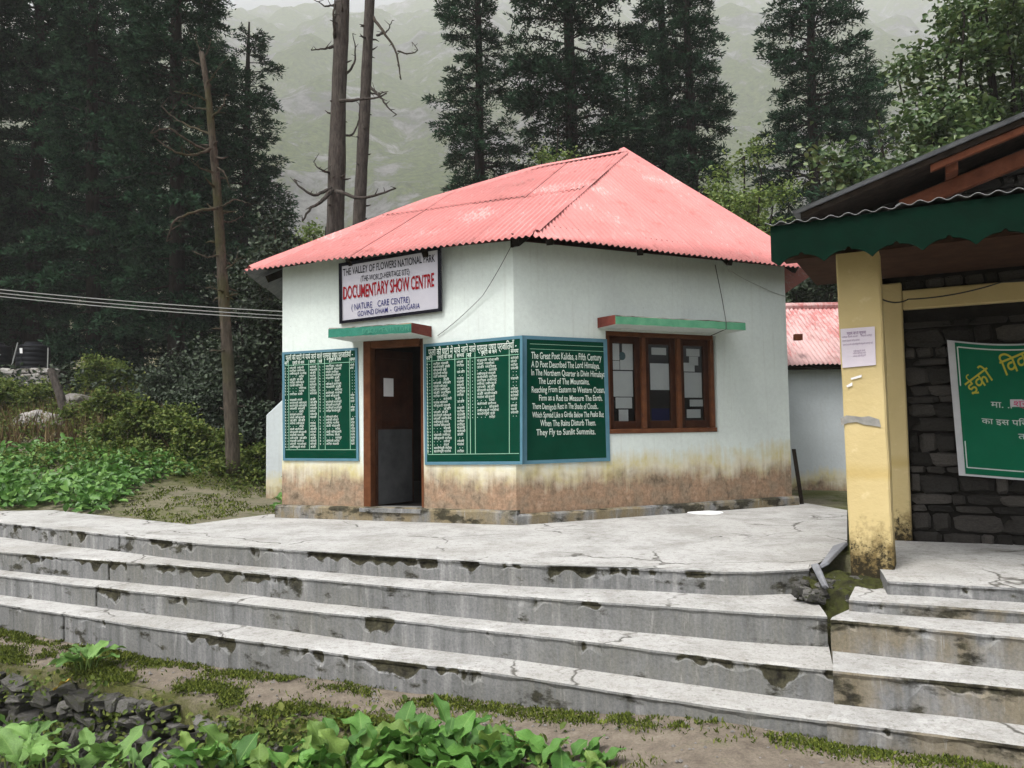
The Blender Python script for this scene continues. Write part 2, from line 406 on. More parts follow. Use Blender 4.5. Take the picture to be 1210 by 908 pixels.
MAT['fascia'] = simple('dark green fascia paint', (0.001, 0.0095, 0.0052), (0.0015, 0.016, 0.009), 7, 0.7, 0.1)
MAT['scallop_brown'] = simple('brown beam paint', (0.04, 0.021, 0.014), (0.07, 0.037, 0.025), 8, 0.8)
MAT['stone_dark'] = stone_material('dark wall stone', (0.020, 0.019, 0.017), (0.042, 0.039, 0.035), (0.085, 0.078, 0.07))
MAT['mortar'] = simple('dark mortar', (0.010, 0.009, 0.008), (0.022, 0.020, 0.018), 10, 0.95, 0.5)
MAT['stone_moss'] = stone_material('mossy rubble', (0.040, 0.039, 0.035), (0.085, 0.082, 0.076), (0.17, 0.165, 0.155), (0.040, 0.048, 0.014))
MAT['stone_pale'] = stone_material('pale field stone', (0.16, 0.15, 0.14), (0.28, 0.265, 0.25), (0.40, 0.385, 0.37), (0.07, 0.075, 0.03))
MAT['earth_dark'] = simple('dark earth', (0.018, 0.015, 0.010), (0.04, 0.034, 0.022), 9, 0.95, 0.5)
MAT['ground'] = ground_material('rough ground')
MAT['path'] = path_material('trodden earth')
MAT['mountain'] = mountain_material('mountain side')
MAT['cloth_green'] = simple('green banner cloth', (0.004, 0.105, 0.052), (0.006, 0.125, 0.064), 3, 0.7)
MAT['cloth_white'] = simple('white banner hem', (0.42, 0.43, 0.45), (0.52, 0.53, 0.55), 6, 0.75)
MAT['banner_yellow'] = simple('yellow print', (0.42, 0.40, 0.055), None, 1, 0.7)
MAT['banner_white'] = simple('white print', (0.52, 0.58, 0.55), None, 1, 0.7)
MAT['banner_pink'] = simple('pink print', (0.50, 0.06, 0.16), None, 1, 0.7)
MAT['tank'] = simple('black tank plastic', (0.010, 0.011, 0.014), (0.018, 0.019, 0.022), 3, 0.38)
MAT['tank_mark'] = simple('white tank print', (0.7, 0.7, 0.7), None, 1, 0.5)
MAT['wire'] = simple('weathered cable', (0.05, 0.05, 0.05), None, 1, 0.6)
MAT['wire_pale'] = simple('pale overhead cable', (0.30, 0.31, 0.30), None, 1, 0.6)
MAT['white_sheet'] = simple('white plastic sheet', (0.78, 0.79, 0.80), None, 1, 0.5)
MAT['bark'] = bark_material('grey brown bark', (0.026, 0.022, 0.020), (0.095, 0.082, 0.072))
MAT['bark_dark'] = bark_material('dark bark', (0.008, 0.007, 0.006), (0.030, 0.025, 0.021))
MAT['bark_moss'] = bark_material('mossy dead bark', (0.025, 0.021, 0.017), (0.105, 0.086, 0.068), (0.052, 0.052, 0.022))
MAT['needles_plain'] = leafmat('fir needles', (0.004, 0.010, 0.007), (0.012, 0.027, 0.019), (0.036, 0.066, 0.046), 0.8, 0.0, 0.06, 0.2)
_n = NT('fir needles')
_c = _n.ramp(_n.rnd_island(), [(0.0, (0.003, 0.009, 0.005)), (0.6, (0.008, 0.025, 0.013)), (1.0, (0.019, 0.048, 0.025))])
_c = _n.mix(_n.ramp(_n.attr('tip'), [(0.5, 0.0), (1.0, 0.8)]), _c, (0.036, 0.080, 0.042))
_c = _n.mix(1.0, _c, _n.ramp(_n.rnd_obj(), [(0, 0.82), (1, 1.2)]), 'MULTIPLY')
MAT['needles'] = _n.done(_c, 0.8); _n.bsdf.inputs['Specular IOR Level'].default_value = 0.05
MAT['maple'] = leafmat('broad leaves', (0.035, 0.068, 0.022), (0.065, 0.115, 0.036), (0.13, 0.175, 0.06), 0.42, 0.25, 0.45)
MAT['bright_leaf'] = leafmat('light green leaves', (0.07, 0.12, 0.022), (0.12, 0.18, 0.035), (0.18, 0.23, 0.06), 0.5, 0.3, 0.3)
MAT['shrub_dark'] = leafmat('dull shrub leaves', (0.007, 0.014, 0.006), (0.016, 0.030, 0.013), (0.060, 0.085, 0.048), 0.55, 0.1, 0.25)
MAT['shrub_mid'] = leafmat('olive shrub leaves', (0.040, 0.066, 0.012), (0.085, 0.125, 0.024), (0.16, 0.185, 0.045), 0.6, 0.25, 0.15)
MAT['dry'] = leafmat('dry stems', (0.055, 0.035, 0.02), (0.10, 0.072, 0.035), (0.16, 0.12, 0.06), 0.85, 0.0, 0.1)
def dock_material(name, a, b):
    n = NT(name)
    col = n.ramp(n.rnd_obj(), [(0.0, a), (0.6, b), (1.0, tuple(min(1, c * 1.3) for c in b))])
    col = n.mix(1.0, col, n.ramp(n.noise(30, 4, 0.6), [(0.3, 0.8), (0.7, 1.12)]), 'MULTIPLY')
    x, y, z = n.sep()
    vein = n.ramp(n.math('ABSOLUTE', y), [(0.006, 1.0), (0.016, 0.0)])
    col = n.mix(n.math('MULTIPLY', vein, 0.45), col, (0.22, 0.34, 0.10))
    n.bump(n.noise(26, 3, 0.5, n.map((1, 2, 1))), 0.35, 0.02)
    n.done(col, 0.5); n.bsdf.inputs['Specular IOR Level'].default_value = 0.35
    tr = n.N.new('ShaderNodeBsdfTranslucent'); n.L.new(col, tr.inputs['Color'])
    mx = n.N.new('ShaderNodeMixShader'); mx.inputs[0].default_value = 0.22
    n.L.new(n.bsdf.outputs[0], mx.inputs[1]); n.L.new(tr.outputs[0], mx.inputs[2]); n.L.new(mx.outputs[0], n.out.inputs['Surface'])
    return n.mat
MAT['dock'] = dock_material('dock leaf', (0.048, 0.135, 0.022), (0.098, 0.225, 0.042))
MAT['dock_tired'] = dock_material('yellowing dock leaf', (0.085, 0.165, 0.03), (0.15, 0.235, 0.05))
MAT['dock_pale'] = dock_material('soft leaf', (0.075, 0.165, 0.035), (0.14, 0.26, 0.065))
MAT['dock_yellow'] = simple('withered leaf', (0.45, 0.28, 0.05), (0.5, 0.35, 0.09), 20, 0.6)
MAT['cover'] = leafmat('low leaves', (0.048, 0.125, 0.022), (0.085, 0.20, 0.036), (0.15, 0.28, 0.06), 0.45, 0.25, 0.35)
MAT['moss'] = leafmat('moss', (0.035, 0.052, 0.010), (0.075, 0.098, 0.016), (0.135, 0.155, 0.03), 0.9, 0.0, 0.1)
MAT['stem'] = simple('green stem', (0.10, 0.15, 0.04), None, 1, 0.6)
g = NT('window glass')
g.bsdf.inputs['Base Color'].default_value = (0.9, 0.92, 0.93, 1); g.bsdf.inputs['Roughness'].default_value = 0.04
g.bsdf.inputs['Transmission Weight'].default_value = 1.0; g.bsdf.inputs['IOR'].default_value = 1.2
MAT['glass'] = g.mat
_g = NT('clear pane')
_t = _g.N.new('ShaderNodeBsdfTransparent'); _t.inputs[0].default_value = (0.86, 0.88, 0.88, 1)
_gl = _g.N.new('ShaderNodeBsdfGlossy'); _gl.inputs['Roughness'].default_value = 0.03
_fr = _g.N.new('ShaderNodeFresnel'); _fr.inputs[0].default_value = 1.28
_mx = _g.N.new('ShaderNodeMixShader'); _g.L.new(_fr.outputs[0], _mx.inputs[0]); _g.L.new(_t.outputs[0], _mx.inputs[1]); _g.L.new(_gl.outputs[0], _mx.inputs[2])
_g.L.new(_mx.outputs[0], _g.out.inputs['Surface'])
MAT['glass'] = _g.mat

def fbm(x, y, s, seed=0.0, o=4):
    return mnoise.fractal(Vector((x * s + seed, y * s - seed, seed * 1.7)), 1.0, 2.0, o)
def sstep(a, b, x):
    t = min(1.0, max(0.0, (x - a) / (b - a))); return t * t * (3 - 2 * t)

# ================================================================== survey of the steps
LV = [0.0, -0.17, -0.365, -0.555, -0.76]           # platform, step tops, path
EDGE_PX = [[(0, 618), (228, 642), (420, 655), (631, 668), (780, 671), (860, 677), (955, 673)],
           [(0, 652), (228, 670), (420, 688), (631, 706), (780, 715), (900, 724), (977, 727.5)],
           [(0, 680), (228, 705.6), (420, 726.6), (631, 750), (780, 768), (900, 783), (985, 790.5)],
           [(0, 712.6), (228, 747.6), (420, 774), (631, 801), (780, 824), (900, 842), (985, 851.5)]]
EDGES = []
for i in range(4):
    pts = [onz(x, y, LV[i])[:2] for x, y in EDGE_PX[i]]
    pts = [pts[0] + (pts[0] - pts[1]) * 0.7] + pts
    EDGES.append(np.array(pts))
def poly_sample(pts, n):
    pts = np.asarray(pts); seg = np.linalg.norm(np.diff(pts, axis=0), axis=1); s = np.concatenate([[0], np.cumsum(seg)])
    # smooth (Catmull-Rom like) sampling through the points
    t = np.linspace(0, s[-1], n); out = np.zeros((n, pts.shape[1]))
    for k in range(pts.shape[1]):
        c = np.interp(t, s, pts[:, k])
        w = max(3, int(n * 0.06)) | 1
        pad = np.concatenate([2 * c[0] - c[1:w // 2 + 1][::-1], c, 2 * c[-1] - c[-w // 2:-1][::-1]])[:n + w - 1]
        out[:, k] = np.convolve(pad, np.ones(w) / w, 'valid')[:n] if len(pad) >= n + w - 1 else c
    return out, t
def chip_curve(t, seed, amount):
    r = np.zeros(len(t))
    for i, s in enumerate(t):
        a = mnoise.noise(Vector((s * 1.6, seed * 9.1, 0.3))) * 0.6 + mnoise.noise(Vector((s * 5.3, seed * 3.7, 5.0))) * 0.45 + mnoise.noise(Vector((s * 19, seed, 2.0))) * 0.2
        lf = mnoise.noise(Vector((s * 0.55, seed * 4.4, 9.0)))
        r[i] = max(0.0, min(1.0, (a - amount + 0.40 * lf) * 3.0))
    return r
def step_mesh(name, line, z_top, z_bot, back, seed, mats, amount=0.16, crack=None, n=620):
    """one tread + riser swept along a worn nosing line; back: line where the tread disappears under the next riser"""
    P, t = poly_sample(line, n); B, _ = poly_sample(back, n)
    tan = np.gradient(P, axis=0); tan /= np.linalg.norm(tan, axis=1)[:, None]
    nor = np.stack([tan[:, 1], -tan[:, 0]], 1)                       # towards the camera
    if np.mean(nor[:, 1]) > 0: nor = -nor
    c = chip_curve(t, seed, amount)
    ck = np.zeros(n)
    for q in (crack or []):
        i_ = int(np.argmin(np.linalg.norm(P - np.asarray(q), axis=1)))
        ck[i_] = 1.0
    wob = np.array([mnoise.noise(Vector((s * 2.2, seed, 0))) * 0.010 + mnoise.noise(Vector((s * 9, seed, 3))) * 0.005 for s in t])
    sag = np.array([mnoise.noise(Vector((s * 0.8, seed, 7))) * 0.008 for s in t])
    rows = []; chips = []
    H = z_top - z_bot
    hk = [mnoise.noise(Vector((s * 7.1, seed * 2.2, 11))) for s in t]
    depth_px = np.array([0.02 + 0.11 * max(0, q + 0.3) for q in hk])   # how far down a chip runs
    # tread rows from the back forwards
    for w in (0.0, 0.35, 0.7, 0.9):
        q = B * (1 - w) + P * w
        z = np.array([z_top + sag[i] + 0.004 * mnoise.noise(Vector((q[i, 0] * 4, q[i, 1] * 4, seed))) for i in range(n)])
        rows.append(np.column_stack([q, z])); chips.append(np.zeros(n))
    # nosing
    q = P + nor * (0.012 + wob - c * 0.045 - ck * 0.04)[:, None]
    rows.append(np.column_stack([q, z_top + sag - 0.004 - c * 0.012 - ck * 0.02])); chips.append(np.maximum(c * 0.55, ck))
    q = P + nor * (0.016 + wob - c * 0.05 - ck * 0.05)[:, None]
    rows.append(np.column_stack([q, z_top + sag - 0.016 - c * 0.02])); chips.append(np.maximum(c, ck))
    for k, w in enumerate((0.25, 0.6, 1.0)):
        zz = z_top - 0.02 - depth_px * w
        ins = c * (0.05, 0.038, 0.0)[k]
        q = P + nor * (wob * (0.8, 0.5, 0.3)[k] - ins + 0.004 - ck * 0.035)[:, None]
        rows.append(np.column_stack([q, zz])); chips.append(np.maximum(c * (1.0, 0.9, 0.25)[k], ck))
    foot = np.array([0.25 * max(0, mnoise.noise(Vector((s * 2.5, seed * 5, 1)))) for s in t])
    for w in (0.45, 0.75, 1.0):
        zz = (z_top - 0.02 - depth_px) * (1 - w) + (z_bot - 0.06) * w
        q = P + nor * (wob * 0.2 - ck * 0.03)[:, None]
        rows.append(np.column_stack([q, zz])); chips.append((0, foot * 0.5, foot)[(0.45, 0.75, 1.0).index(w)] * np.ones(n) + ck * 0.9)
    R = len(rows); v = np.concatenate(rows); f = []; mi = []
    for r in range(R - 1):
        i = np.arange(n - 1)
        f.append(np.stack([r * n + i, (r + 1) * n + i, (r + 1) * n + i + 1, r * n + i + 1], 1)); mi += [0 if r < 4 else 1] * (n - 1)
    f = np.concatenate(f).tolist()
    # end caps and hidden back
    for s, rev in ((0, False), (n - 1, True)):
        loop = [r * n + s for r in range(R)]
        b = len(v); v = np.vstack([v, [*v[loop[0]][:2], z_bot - 0.06]])
        loop = loop + [b]
        f.append(loop[::-1] if rev else loop); mi.append(1)
    chips = np.concatenate(chips + [np.zeros(2)])
    return mesh_arrays(name, v, f, mats, mi, False, {'chip': chips})

# ================================================================== ground, mountain, platform
_e0 = EDGES[0][np.argsort(EDGES[0][:, 0])]
def FRONT_Y(x):
    return float(np.interp(x, _e0[:, 0], _e0[:, 1])) if x <= _e0[-1, 0] else float(_e0[-1, 1] + (6.2 - _e0[-1, 1]) * min(1, (x - _e0[-1, 0]) / 1.2))
def g_h(x, y):
    """height of the rough ground"""
    line = 6.15 - 0.48 * x                         # platform front
    if y < line - 1.0 or y < 4.5 and x < 8: base = -1.62
    else: base = -1.62 + 0.9 * sstep(line - 1.0, line + 1.5, y)
    back = 0.0
    k = sstep(-3.0, -7.0, x) if x < -3 else 0.0
    hill = 0.0
    if y > 10.2:
        d = y - 10.4
        hill = (0.17 * d if d < 12 else 2.04 + 0.07 * (d - 12)) * k + (0.05 * max(0, y - 15)) * (1 - k)
    fy = FRONT_Y(x); behind = sstep(fy + 0.06, fy + 0.3, y)
    z = base * (1 - behind) + (-0.06 + hill) * behind
    amp = 0.05 if y < 14 else 0.14
    z += amp * fbm(x, y, 0.5, 3.1) * behind
    if y > 60: z += (y - 60) * 0.10
    if abs(x) > 45 and y > 0: z += (abs(x) - 45) * 0.12
    return z
def axis(breaks):
    out = []
    for a, b, st in breaks: out += list(np.arange(a, b, st))
    return out
gx = axis([(-420, -60, 30), (-60, -16, 4), (-16, 10, 0.45), (10, 60, 4), (60, 421, 30)])
gy = axis([(-60, -4, 8), (-4, 26, 0.45), (26, 70, 4), (70, 301, 20)])
gv = np.array([[x, y, g_h(x, y)] for y in gy for x in gx])
nx = len(gx); gi = np.arange(len(gy) - 1)[:, None] * nx + np.arange(nx - 1)[None]
gf = np.stack([gi, gi + 1, gi + nx + 1, gi + nx], -1).reshape(-1, 4)
ground = link('ground', mesh_arrays('ground', gv, gf, MAT['ground'], smooth=True)); prop(ground, 'rough grassy earth around the buildings and up the slope', kind='structure')

mv = []; mxs = np.linspace(-1350, 1350, 190); mys = np.linspace(230, 1650, 130)
for y in mys:
    for x in mxs:
        d = (y - 230)
        z = 8 + d * 0.64
        rid = abs(fbm(x, y * 0.6, 0.0026, 8.3, 5)); z += 80 * rid * min(1, d / 150) + 34 * fbm(x, y, 0.010, 2.2, 5) * min(1, d / 80)
        gul = fbm(x * 1.0, y * 0.25, 0.006, 5.5, 4); z -= 50 * max(0, gul) * min(1, d / 150)
        mv.append((x, y, z))
nx2 = len(mxs); gi = np.arange(len(mys) - 1)[:, None] * nx2 + np.arange(nx2 - 1)[None]
mountain = link('mountain', mesh_arrays('mountain', np.array(mv), np.stack([gi, gi + 1, gi + nx2 + 1, gi + nx2], -1).reshape(-1, 4), MAT['mountain'], smooth=True))
prop(mountain, 'steep green and grey rocky mountainside fading into mist', kind='structure')

# ---- main building corners (plan), needed by the platform
C0 = onz(611, 621, 0.0); L0 = onz(330, 612, 0.0); R0p = onz(942, 597, 0.0)
ul = unit((L0 - C0)[:2]); ur = unit((R0p - C0)[:2])
nl = np.array([ul[1], -ul[0]]); nl = -nl if nl[1] > 0 else nl
nr = np.array([ur[1], -ur[0]]); nr = -nr if nr[1] > 0 else nr
def corner(off_l, off_r):
    A = np.array([nl, nr]); return C0[:2] + np.linalg.solve(A, [off_l, off_r])
PL = 0.075                                         # plinth projection
Cw = corner(-PL, -PL)
Lw = np.array(onplane(333.5, 470, [*Cw, 0], [*nl, 0])[:2]); Rw = np.array(onplane(932, 470, [*Cw, 0], [*nr, 0])[:2])
LEN_L = np.linalg.norm(Lw - Cw); LEN_R = np.linalg.norm(Rw - Cw)

# ---- platform top
pe, _ = poly_sample(EDGES[0], 300)
pl_back = [onz(px, py, 0.0)[:2] for px, py in ((1001, 645), (1001, 603), (948, 594), (938, 592))]
inner = [np.array([3.2, 12.2]), np.array([-2.2, 12.0]), Lw + ul * 0.05 - nl * 0.3]
pl_left = [onz(px, py, 0.0)[:2] for px, py in ((318, 608), (224, 620), (108, 608), (63, 603), (0, 604))] + [np.array([-8.7, 11.5])]
poly = [p for p in pe] + pl_back + inner + pl_left
bm = bmesh.new()
top = [bm.verts.new((p[0], p[1], 0.0)) for p in poly]
fc = bm.faces.new(top)
if fc.normal.z < 0: fc.normal_flip()
bmesh.ops.triangulate(bm, faces=[fc])
me = bpy.data.meshes.new('platform'); bm.to_mesh(me); bm.free()
me.materials.append(MAT['tread']); me.materials.append(MAT['riser'])
platform = link('platform', me); prop(platform, 'worn pale cement platform in front of the building', kind='structure')
# skirt that closes the platform's left and back side down to the ground
m = MB()
for a, b in zip(pl_left[:-1], pl_left[1:]): m.quad([*a, 0], [*b, 0], [*b, -0.5], [*a, -0.5])
for a, b in zip(pl_back[:-1], pl_back[1:]): m.quad([*a, 0], [*b, 0], [*b, -0.5], [*a, -0.5])
m.build('platform_side', MAT['riser'], platform)

# ---- four long steps
stairs = empty('concrete_steps', (0, 5.6, -0.76), 'long weathered grey cement steps leading up to the platform', 'steps')
OFF = WORLD_LOC[stairs.name]
for i in range(4):
    inward = np.array([0.42, 0.91])
    back = EDGES[i] + inward * 0.20 if i == 0 else EDGES[i - 1] + inward * 0.06
    if i > 0:
        # same number of points: both lines have 7
        pass
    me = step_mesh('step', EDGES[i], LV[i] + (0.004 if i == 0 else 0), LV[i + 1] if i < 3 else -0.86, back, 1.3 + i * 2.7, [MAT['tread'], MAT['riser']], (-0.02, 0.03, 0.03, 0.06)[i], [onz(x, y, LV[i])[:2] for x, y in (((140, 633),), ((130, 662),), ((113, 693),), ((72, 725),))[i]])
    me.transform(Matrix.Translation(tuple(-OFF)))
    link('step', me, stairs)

# ---- flight in front of the shelter on the right
PV_D = unit([0.876, -0.482]); PV_N = np.array([PV_D[1], -PV_D[0]]); PV_N = PV_N if PV_N[1] < 0 else -PV_N
rs = empty('side_steps', (2.6, 4.5, -0.76), 'short mossy ochre-stained steps in front of the shelter', 'steps')
OFF = WORLD_LOC[rs.name]
RPX = [((1040, 706), (1210, 716), -0.035), ((1003, 709), (1210, 722), -0.075), ((981, 731), (1210, 752), -0.15), ((984, 791), (1210, 813), -0.345), ((977, 850), (1210, 881), -0.54)]
RL = []
for (a, b, z) in RPX[1:]:
    p, q = onz(*a, z)[:2], onz(*b, z)[:2]; d = q - p
    RL.append((np.array([p, p + d * 0.33, p + d * 0.66, q, q + d * 0.9, q + d * 1.8, q + d * 2.7]), z))
for i, (ln, z) in enumerate(RL):
    zb = RL[i + 1][1] if i < 3 else -0.86
    back = (RL[i - 1][0] - PV_N * 0.06) if i > 0 else ln - PV_N * 0.5
    me = step_mesh('step', ln, z, zb, back, 31.3 + i * 1.9, [MAT['tread'], MAT['riser_warm']], 0.04)
    me.transform(Matrix.Translation(tuple(-OFF)))
    link('step', me, rs)

# ---- shelter floor slab
fa, fb = onz(1048, 686, 0.02)[:2], onz(1210, 694, 0.02)[:2]
fd = unit(fb - fa); fn = np.array([fd[1], -fd[0]]); fn = fn if fn[1] < 0 else -fn
fl = [fa, fa + fd * 5]
flr = step_mesh('shelter_floor', np.array([fa + fd * k for k in (0, 0.4, 0.8, 1.5, 2.2, 3, 4)]), 0.02, -0.09, np.array([fa + fd * k - fn * 1.9 for k in (0, 0.4, 0.8, 1.5, 2.2, 3, 4)]), 55.0, [MAT['tread'], MAT['riser']], 0.05)
o = link('shelter_floor', flr); prop(o, 'cracked grey cement floor of the shelter', kind='structure')

# ---- mossy rubble between the two flights and the tilted slabs
rb = empty('broken_masonry', (1.95, 4.9, -0.2), 'broken mossy masonry where the platform corner has crumbled', 'rubble')
rnd = random.Random(5)
def rock_mesh(name, seed, rough=0.25, sub=2, flat=1.0):
    bm = bmesh.new(); bmesh.ops.create_cube(bm, size=1.0)
    bmesh.ops.bevel(bm, geom=list(bm.edges), offset=0.16, segments=1, affect='EDGES')
    r = random.Random(seed)
    for v in bm.verts:
        v.co *= 1 + r.uniform(-rough, rough) * 0.6
        v.co += Vector((r.uniform(-1, 1), r.uniform(-1, 1), r.uniform(-1, 1))) * rough * 0.22
        v.co.z *= flat
    bmesh.ops.recalc_face_normals(bm, faces=bm.faces)
    me = bpy.data.meshes.new(name); bm.to_mesh(me); bm.free(); return me
def mat_copy(me, m):
    me.materials.clear(); me.materials.append(m); return me
RUB = [mat_copy(rock_mesh('chunk', 40 + i, 0.4), MAT['stone_moss']) for i in range(4)]
mg = 34; vs = []
cA, cB, cC, cD = onz(940, 702, -0.12), onz(1042, 712, -0.10), onz(1046, 672, -0.02), onz(955, 672, -0.02)
for j in range(mg + 1):
    for i in range(mg + 1):
        u, w = i / mg, j / mg
        p = (cA * (1 - u) + cB * u) * (1 - w) + (cD * (1 - u) + cC * u) * w
        z = p[2] + 0.035 * fbm(p[0], p[1], 6.0, 2.0) + 0.02 * fbm(p[0], p[1], 17.0, 5.0) - 0.22 * max(0, 1 - 5 * w) * (0.4 + 0.6 * min(1, u * 2)) - (0.10 if w > 0.93 else 0)
        vs.append((p[0], p[1], z))
fs = [[j * (mg + 1) + i, j * (mg + 1) + i + 1, (j + 1) * (mg + 1) + i + 1, (j + 1) * (mg + 1) + i] for j in range(mg) for i in range(mg)]
m = MB(); m.add(vs, fs)
MAT['moss_earth'] = simple('mossy crumbled earth', (0.022, 0.021, 0.014), (0.055, 0.062, 0.018), 16, 0.95, 0.6)
m.build('earth_fill', MAT['moss_earth'], rb)
for i in range(60):
    u = rnd.random(); w = rnd.random()
    p = onz(942 + 88 * u, 678 + 30 * w, -0.04 - 0.09 * w)
    s = rnd.uniform(0.02, 0.075)
    o = link('stone', RUB[i % 4], rb, p - WORLD_LOC[rb.name] + V3(0, 0, -0.01))
    o.scale = (s * 1.3, s, s * 0.7); o.rotation_euler = (rnd.uniform(-.4, .4), rnd.uniform(-.4, .4), rnd.uniform(0, 6))
def slab(name, pxs, th, label):
    a = [onz(x, y, z) for x, y, z in pxs]
    nrm = unit(np.cross(a[1] - a[0], a[2] - a[0])); nrm = nrm if nrm[2] > 0 else -nrm
    m = MB(); m.hexa([p - nrm * th for p in a] + a)
    o = m.build(name, MAT['kick_stone'], None, bevel=0.006); prop(o, label, 'slab', 'broken slabs at the platform corner'); return o
MAT['kick_stone'] = simple('grey slate', (0.16, 0.165, 0.18), (0.25, 0.255, 0.27), 9, 0.8, 0.3)
slab('broken_slab', [(968, 668, 0.03), (977, 663, 0.06), (1000, 640, 0.05), (984, 645, 0.02)], 0.03, 'longer tilted grey slab along the edge beside the yellow pillar')
slab('broken_slab', [(957, 667, 0.02), (965, 665, 0.05), (976, 692, -0.02), (971, 694, -0.05)], 0.03, 'short upended grey slab lying at the crumbled platform corner')

# ---- path below the steps and the retaining wall
def path_z(x, y=0.0): return -0.805 + 0.05 * sstep(-3.0, -0.3, x) + 0.105 * sstep(-0.2, 1.3, x) + 0.022 * fbm(x, y, 1.5, 4.0)
edge_px = [(-400, 738), (-200, 753), (-60, 768), (0, 776), (70, 786), (122, 797), (203, 814), (245, 828), (330, 850), (430, 868), (560, 900)]
pw = [onz(x, y, -0.77)[:2] for x, y in edge_px]
pw += [np.array([0.35, 3.7]), np.array([0.75, 3.0]), np.array([0.8, 1.5]), np.array([0.6, -3.0])]
front, _ = poly_sample(np.array(pw[::-1]), 130)
front = front[::-1]
# body: rows from the stair foot to the wall edge
footL, _ = poly_sample(np.vstack([EDGES[3], RL[3][0][2:5], [[5.5, 2.2]], [[6.0, -3.0]]]), 130)
footL = footL + np.array([0.1, 0.22])
rows = []; edge = []
NW = 22
for k in range(NW):
    w = k / (NW - 1)
    q = footL * (1 - w) + front * w
    for i in range(130):
        z = path_z(q[i, 0], q[i, 1]) - 0.04 * w ** 6
        e = max(0, 1 - abs(w - 0.13) * 7) * 0.8 + (max(0, (w - 0.78) / 0.22) if q[i, 0] < 0.2 else 0)
        rows.append((q[i, 0], q[i, 1], z)); edge.append(e)
for i in range(130):
    rows.append((front[i, 0] + 0.05, front[i, 1] + 0.08, -1.8)); edge.append(1.0)
v = np.array(rows); gi = np.arange(NW)[:, None] * 130 + np.arange(129)[None]
f = np.stack([gi, gi + 130, gi + 131, gi + 1], -1).reshape(-1, 4)
path = link('path', mesh_arrays('path', v, f, MAT['path'], None, True, {'edge': edge})); prop(path, 'trodden brown earth path with moss along the foot of the steps', kind='structure')
# ================================================================== lettering
_font_cache = {}
def glyphs(s, res=3, bold=0.0):
    k = (s, res, bold)
    if k not in _font_cache:
        c = bpy.data.curves.new('lettering', 'FONT'); c.body = s; c.resolution_u = res; c.offset = bold
        o = bpy.data.objects.new('lettering', c); COL.objects.link(o)
        bpy.context.view_layer.update()
        me = o.to_mesh()
        v = np.array([p.co[:] for p in me.vertices]) if len(me.vertices) else np.zeros((0, 3))
        f = [list(p.vertices) for p in me.polygons]
        o.to_mesh_clear(); bpy.data.objects.remove(o); bpy.data.curves.remove(c)
        _font_cache[k] = (v, f)
    return _font_cache[k]
class Board:
    """four world corners TL, TR, BR, BL; places flat print on it"""
    def __init__(s, TL, TR, BR, BL, lift=0.004):
        s.c = [np.asarray(p, float) for p in (TL, TR, BR, BL)]
        s.n = unit(np.cross(s.c[3] - s.c[0], s.c[1] - s.c[0])); 
        if np.dot(s.n, CAM - s.c[0]) < 0: s.n = -s.n
        s.lift = lift
    def at(s, u, v, up=0.0):
        a, b, c, d = s.c
        return (a * (1 - u) + b * u) * (1 - v) + (d * (1 - u) + c * u) * v + s.n * up
    def text(s, mb, txt, u0, u1, v0, v1, m=0, res=3, bold=0.012, cap=0.70, skew=None, arc=None):
        g, f = glyphs(txt, res, bold)
        if not len(g): return
        x0, x1 = g[:, 0].min(), g[:, 0].max()
        out = []
        for p in g:
            t = (p[0] - x0) / max(1e-6, x1 - x0)
            u = u0 + (u1 - u0) * t; v = v1 + (v0 - v1) * p[1] / cap
            if skew: v += skew * t
            hh_ = abs(v1 - v0)
            v += 0.10 * hh_ * mnoise.noise(Vector((t * 9.0, v1 * 31.0, 0.5))); u += 0.035 * hh_ * mnoise.noise(Vector((t * 14.0, v * 40.0, 7.5)))
            out.append(s.at(u, v, s.lift))
        # keep the faces looking outwards
        mb.add(out, f, m)
    def rect(s, mb, u0, u1, v0, v1, m=0, up=None):
        up = s.lift * 0.6 if up is None else up
        mb.quad(s.at(u0, v1, up), s.at(u1, v1, up), s.at(u1, v0, up), s.at(u0, v0, up), m)
    def slab(s, mb, u0, u1, v0, v1, a, b, m=0):
        mb.hexa([s.at(u0, v1, a), s.at(u1, v1, a), s.at(u1, v0, a), s.at(u0, v0, a), s.at(u0, v1, b), s.at(u1, v1, b), s.at(u1, v0, b), s.at(u0, v0, b)], m)

# ================================================================== main building
house = empty('show_centre_building', (*Cw, 0.0), 'small white plastered building with faded red tin roof, painted green boards and brown door', 'building')
ZP = 0.13; WT = 3.13; TH = 0.22
class Wall:
    def __init__(s, o, u, n): s.o = np.asarray(o, float); s.u = u; s.n = n
    def P(s, u, z, off=0.0):
        q = s.o + s.u * u + s.n * off; return V3(q[0], q[1], z)
    def px(s, x, y, off=0.0):
        p = onplane(x, y, [*(s.o + s.n * off), 0], [*s.n, 0]); return float(np.dot(p[:2] - s.o, s.u)), float(p[2])
    def w(s, x, y, off=0.0):
        u, z = s.px(x, y, off); return s.P(u, z, off)
WL = Wall(Cw, ul, nl); WR = Wall(Cw, ur, nr)
LB = Lw + np.array([math.cos(math.radians(96)), math.sin(math.radians(96))]) * 4.4
RB = Rw + np.array([math.cos(math.radians(80)), math.sin(math.radians(80))]) * 3.9
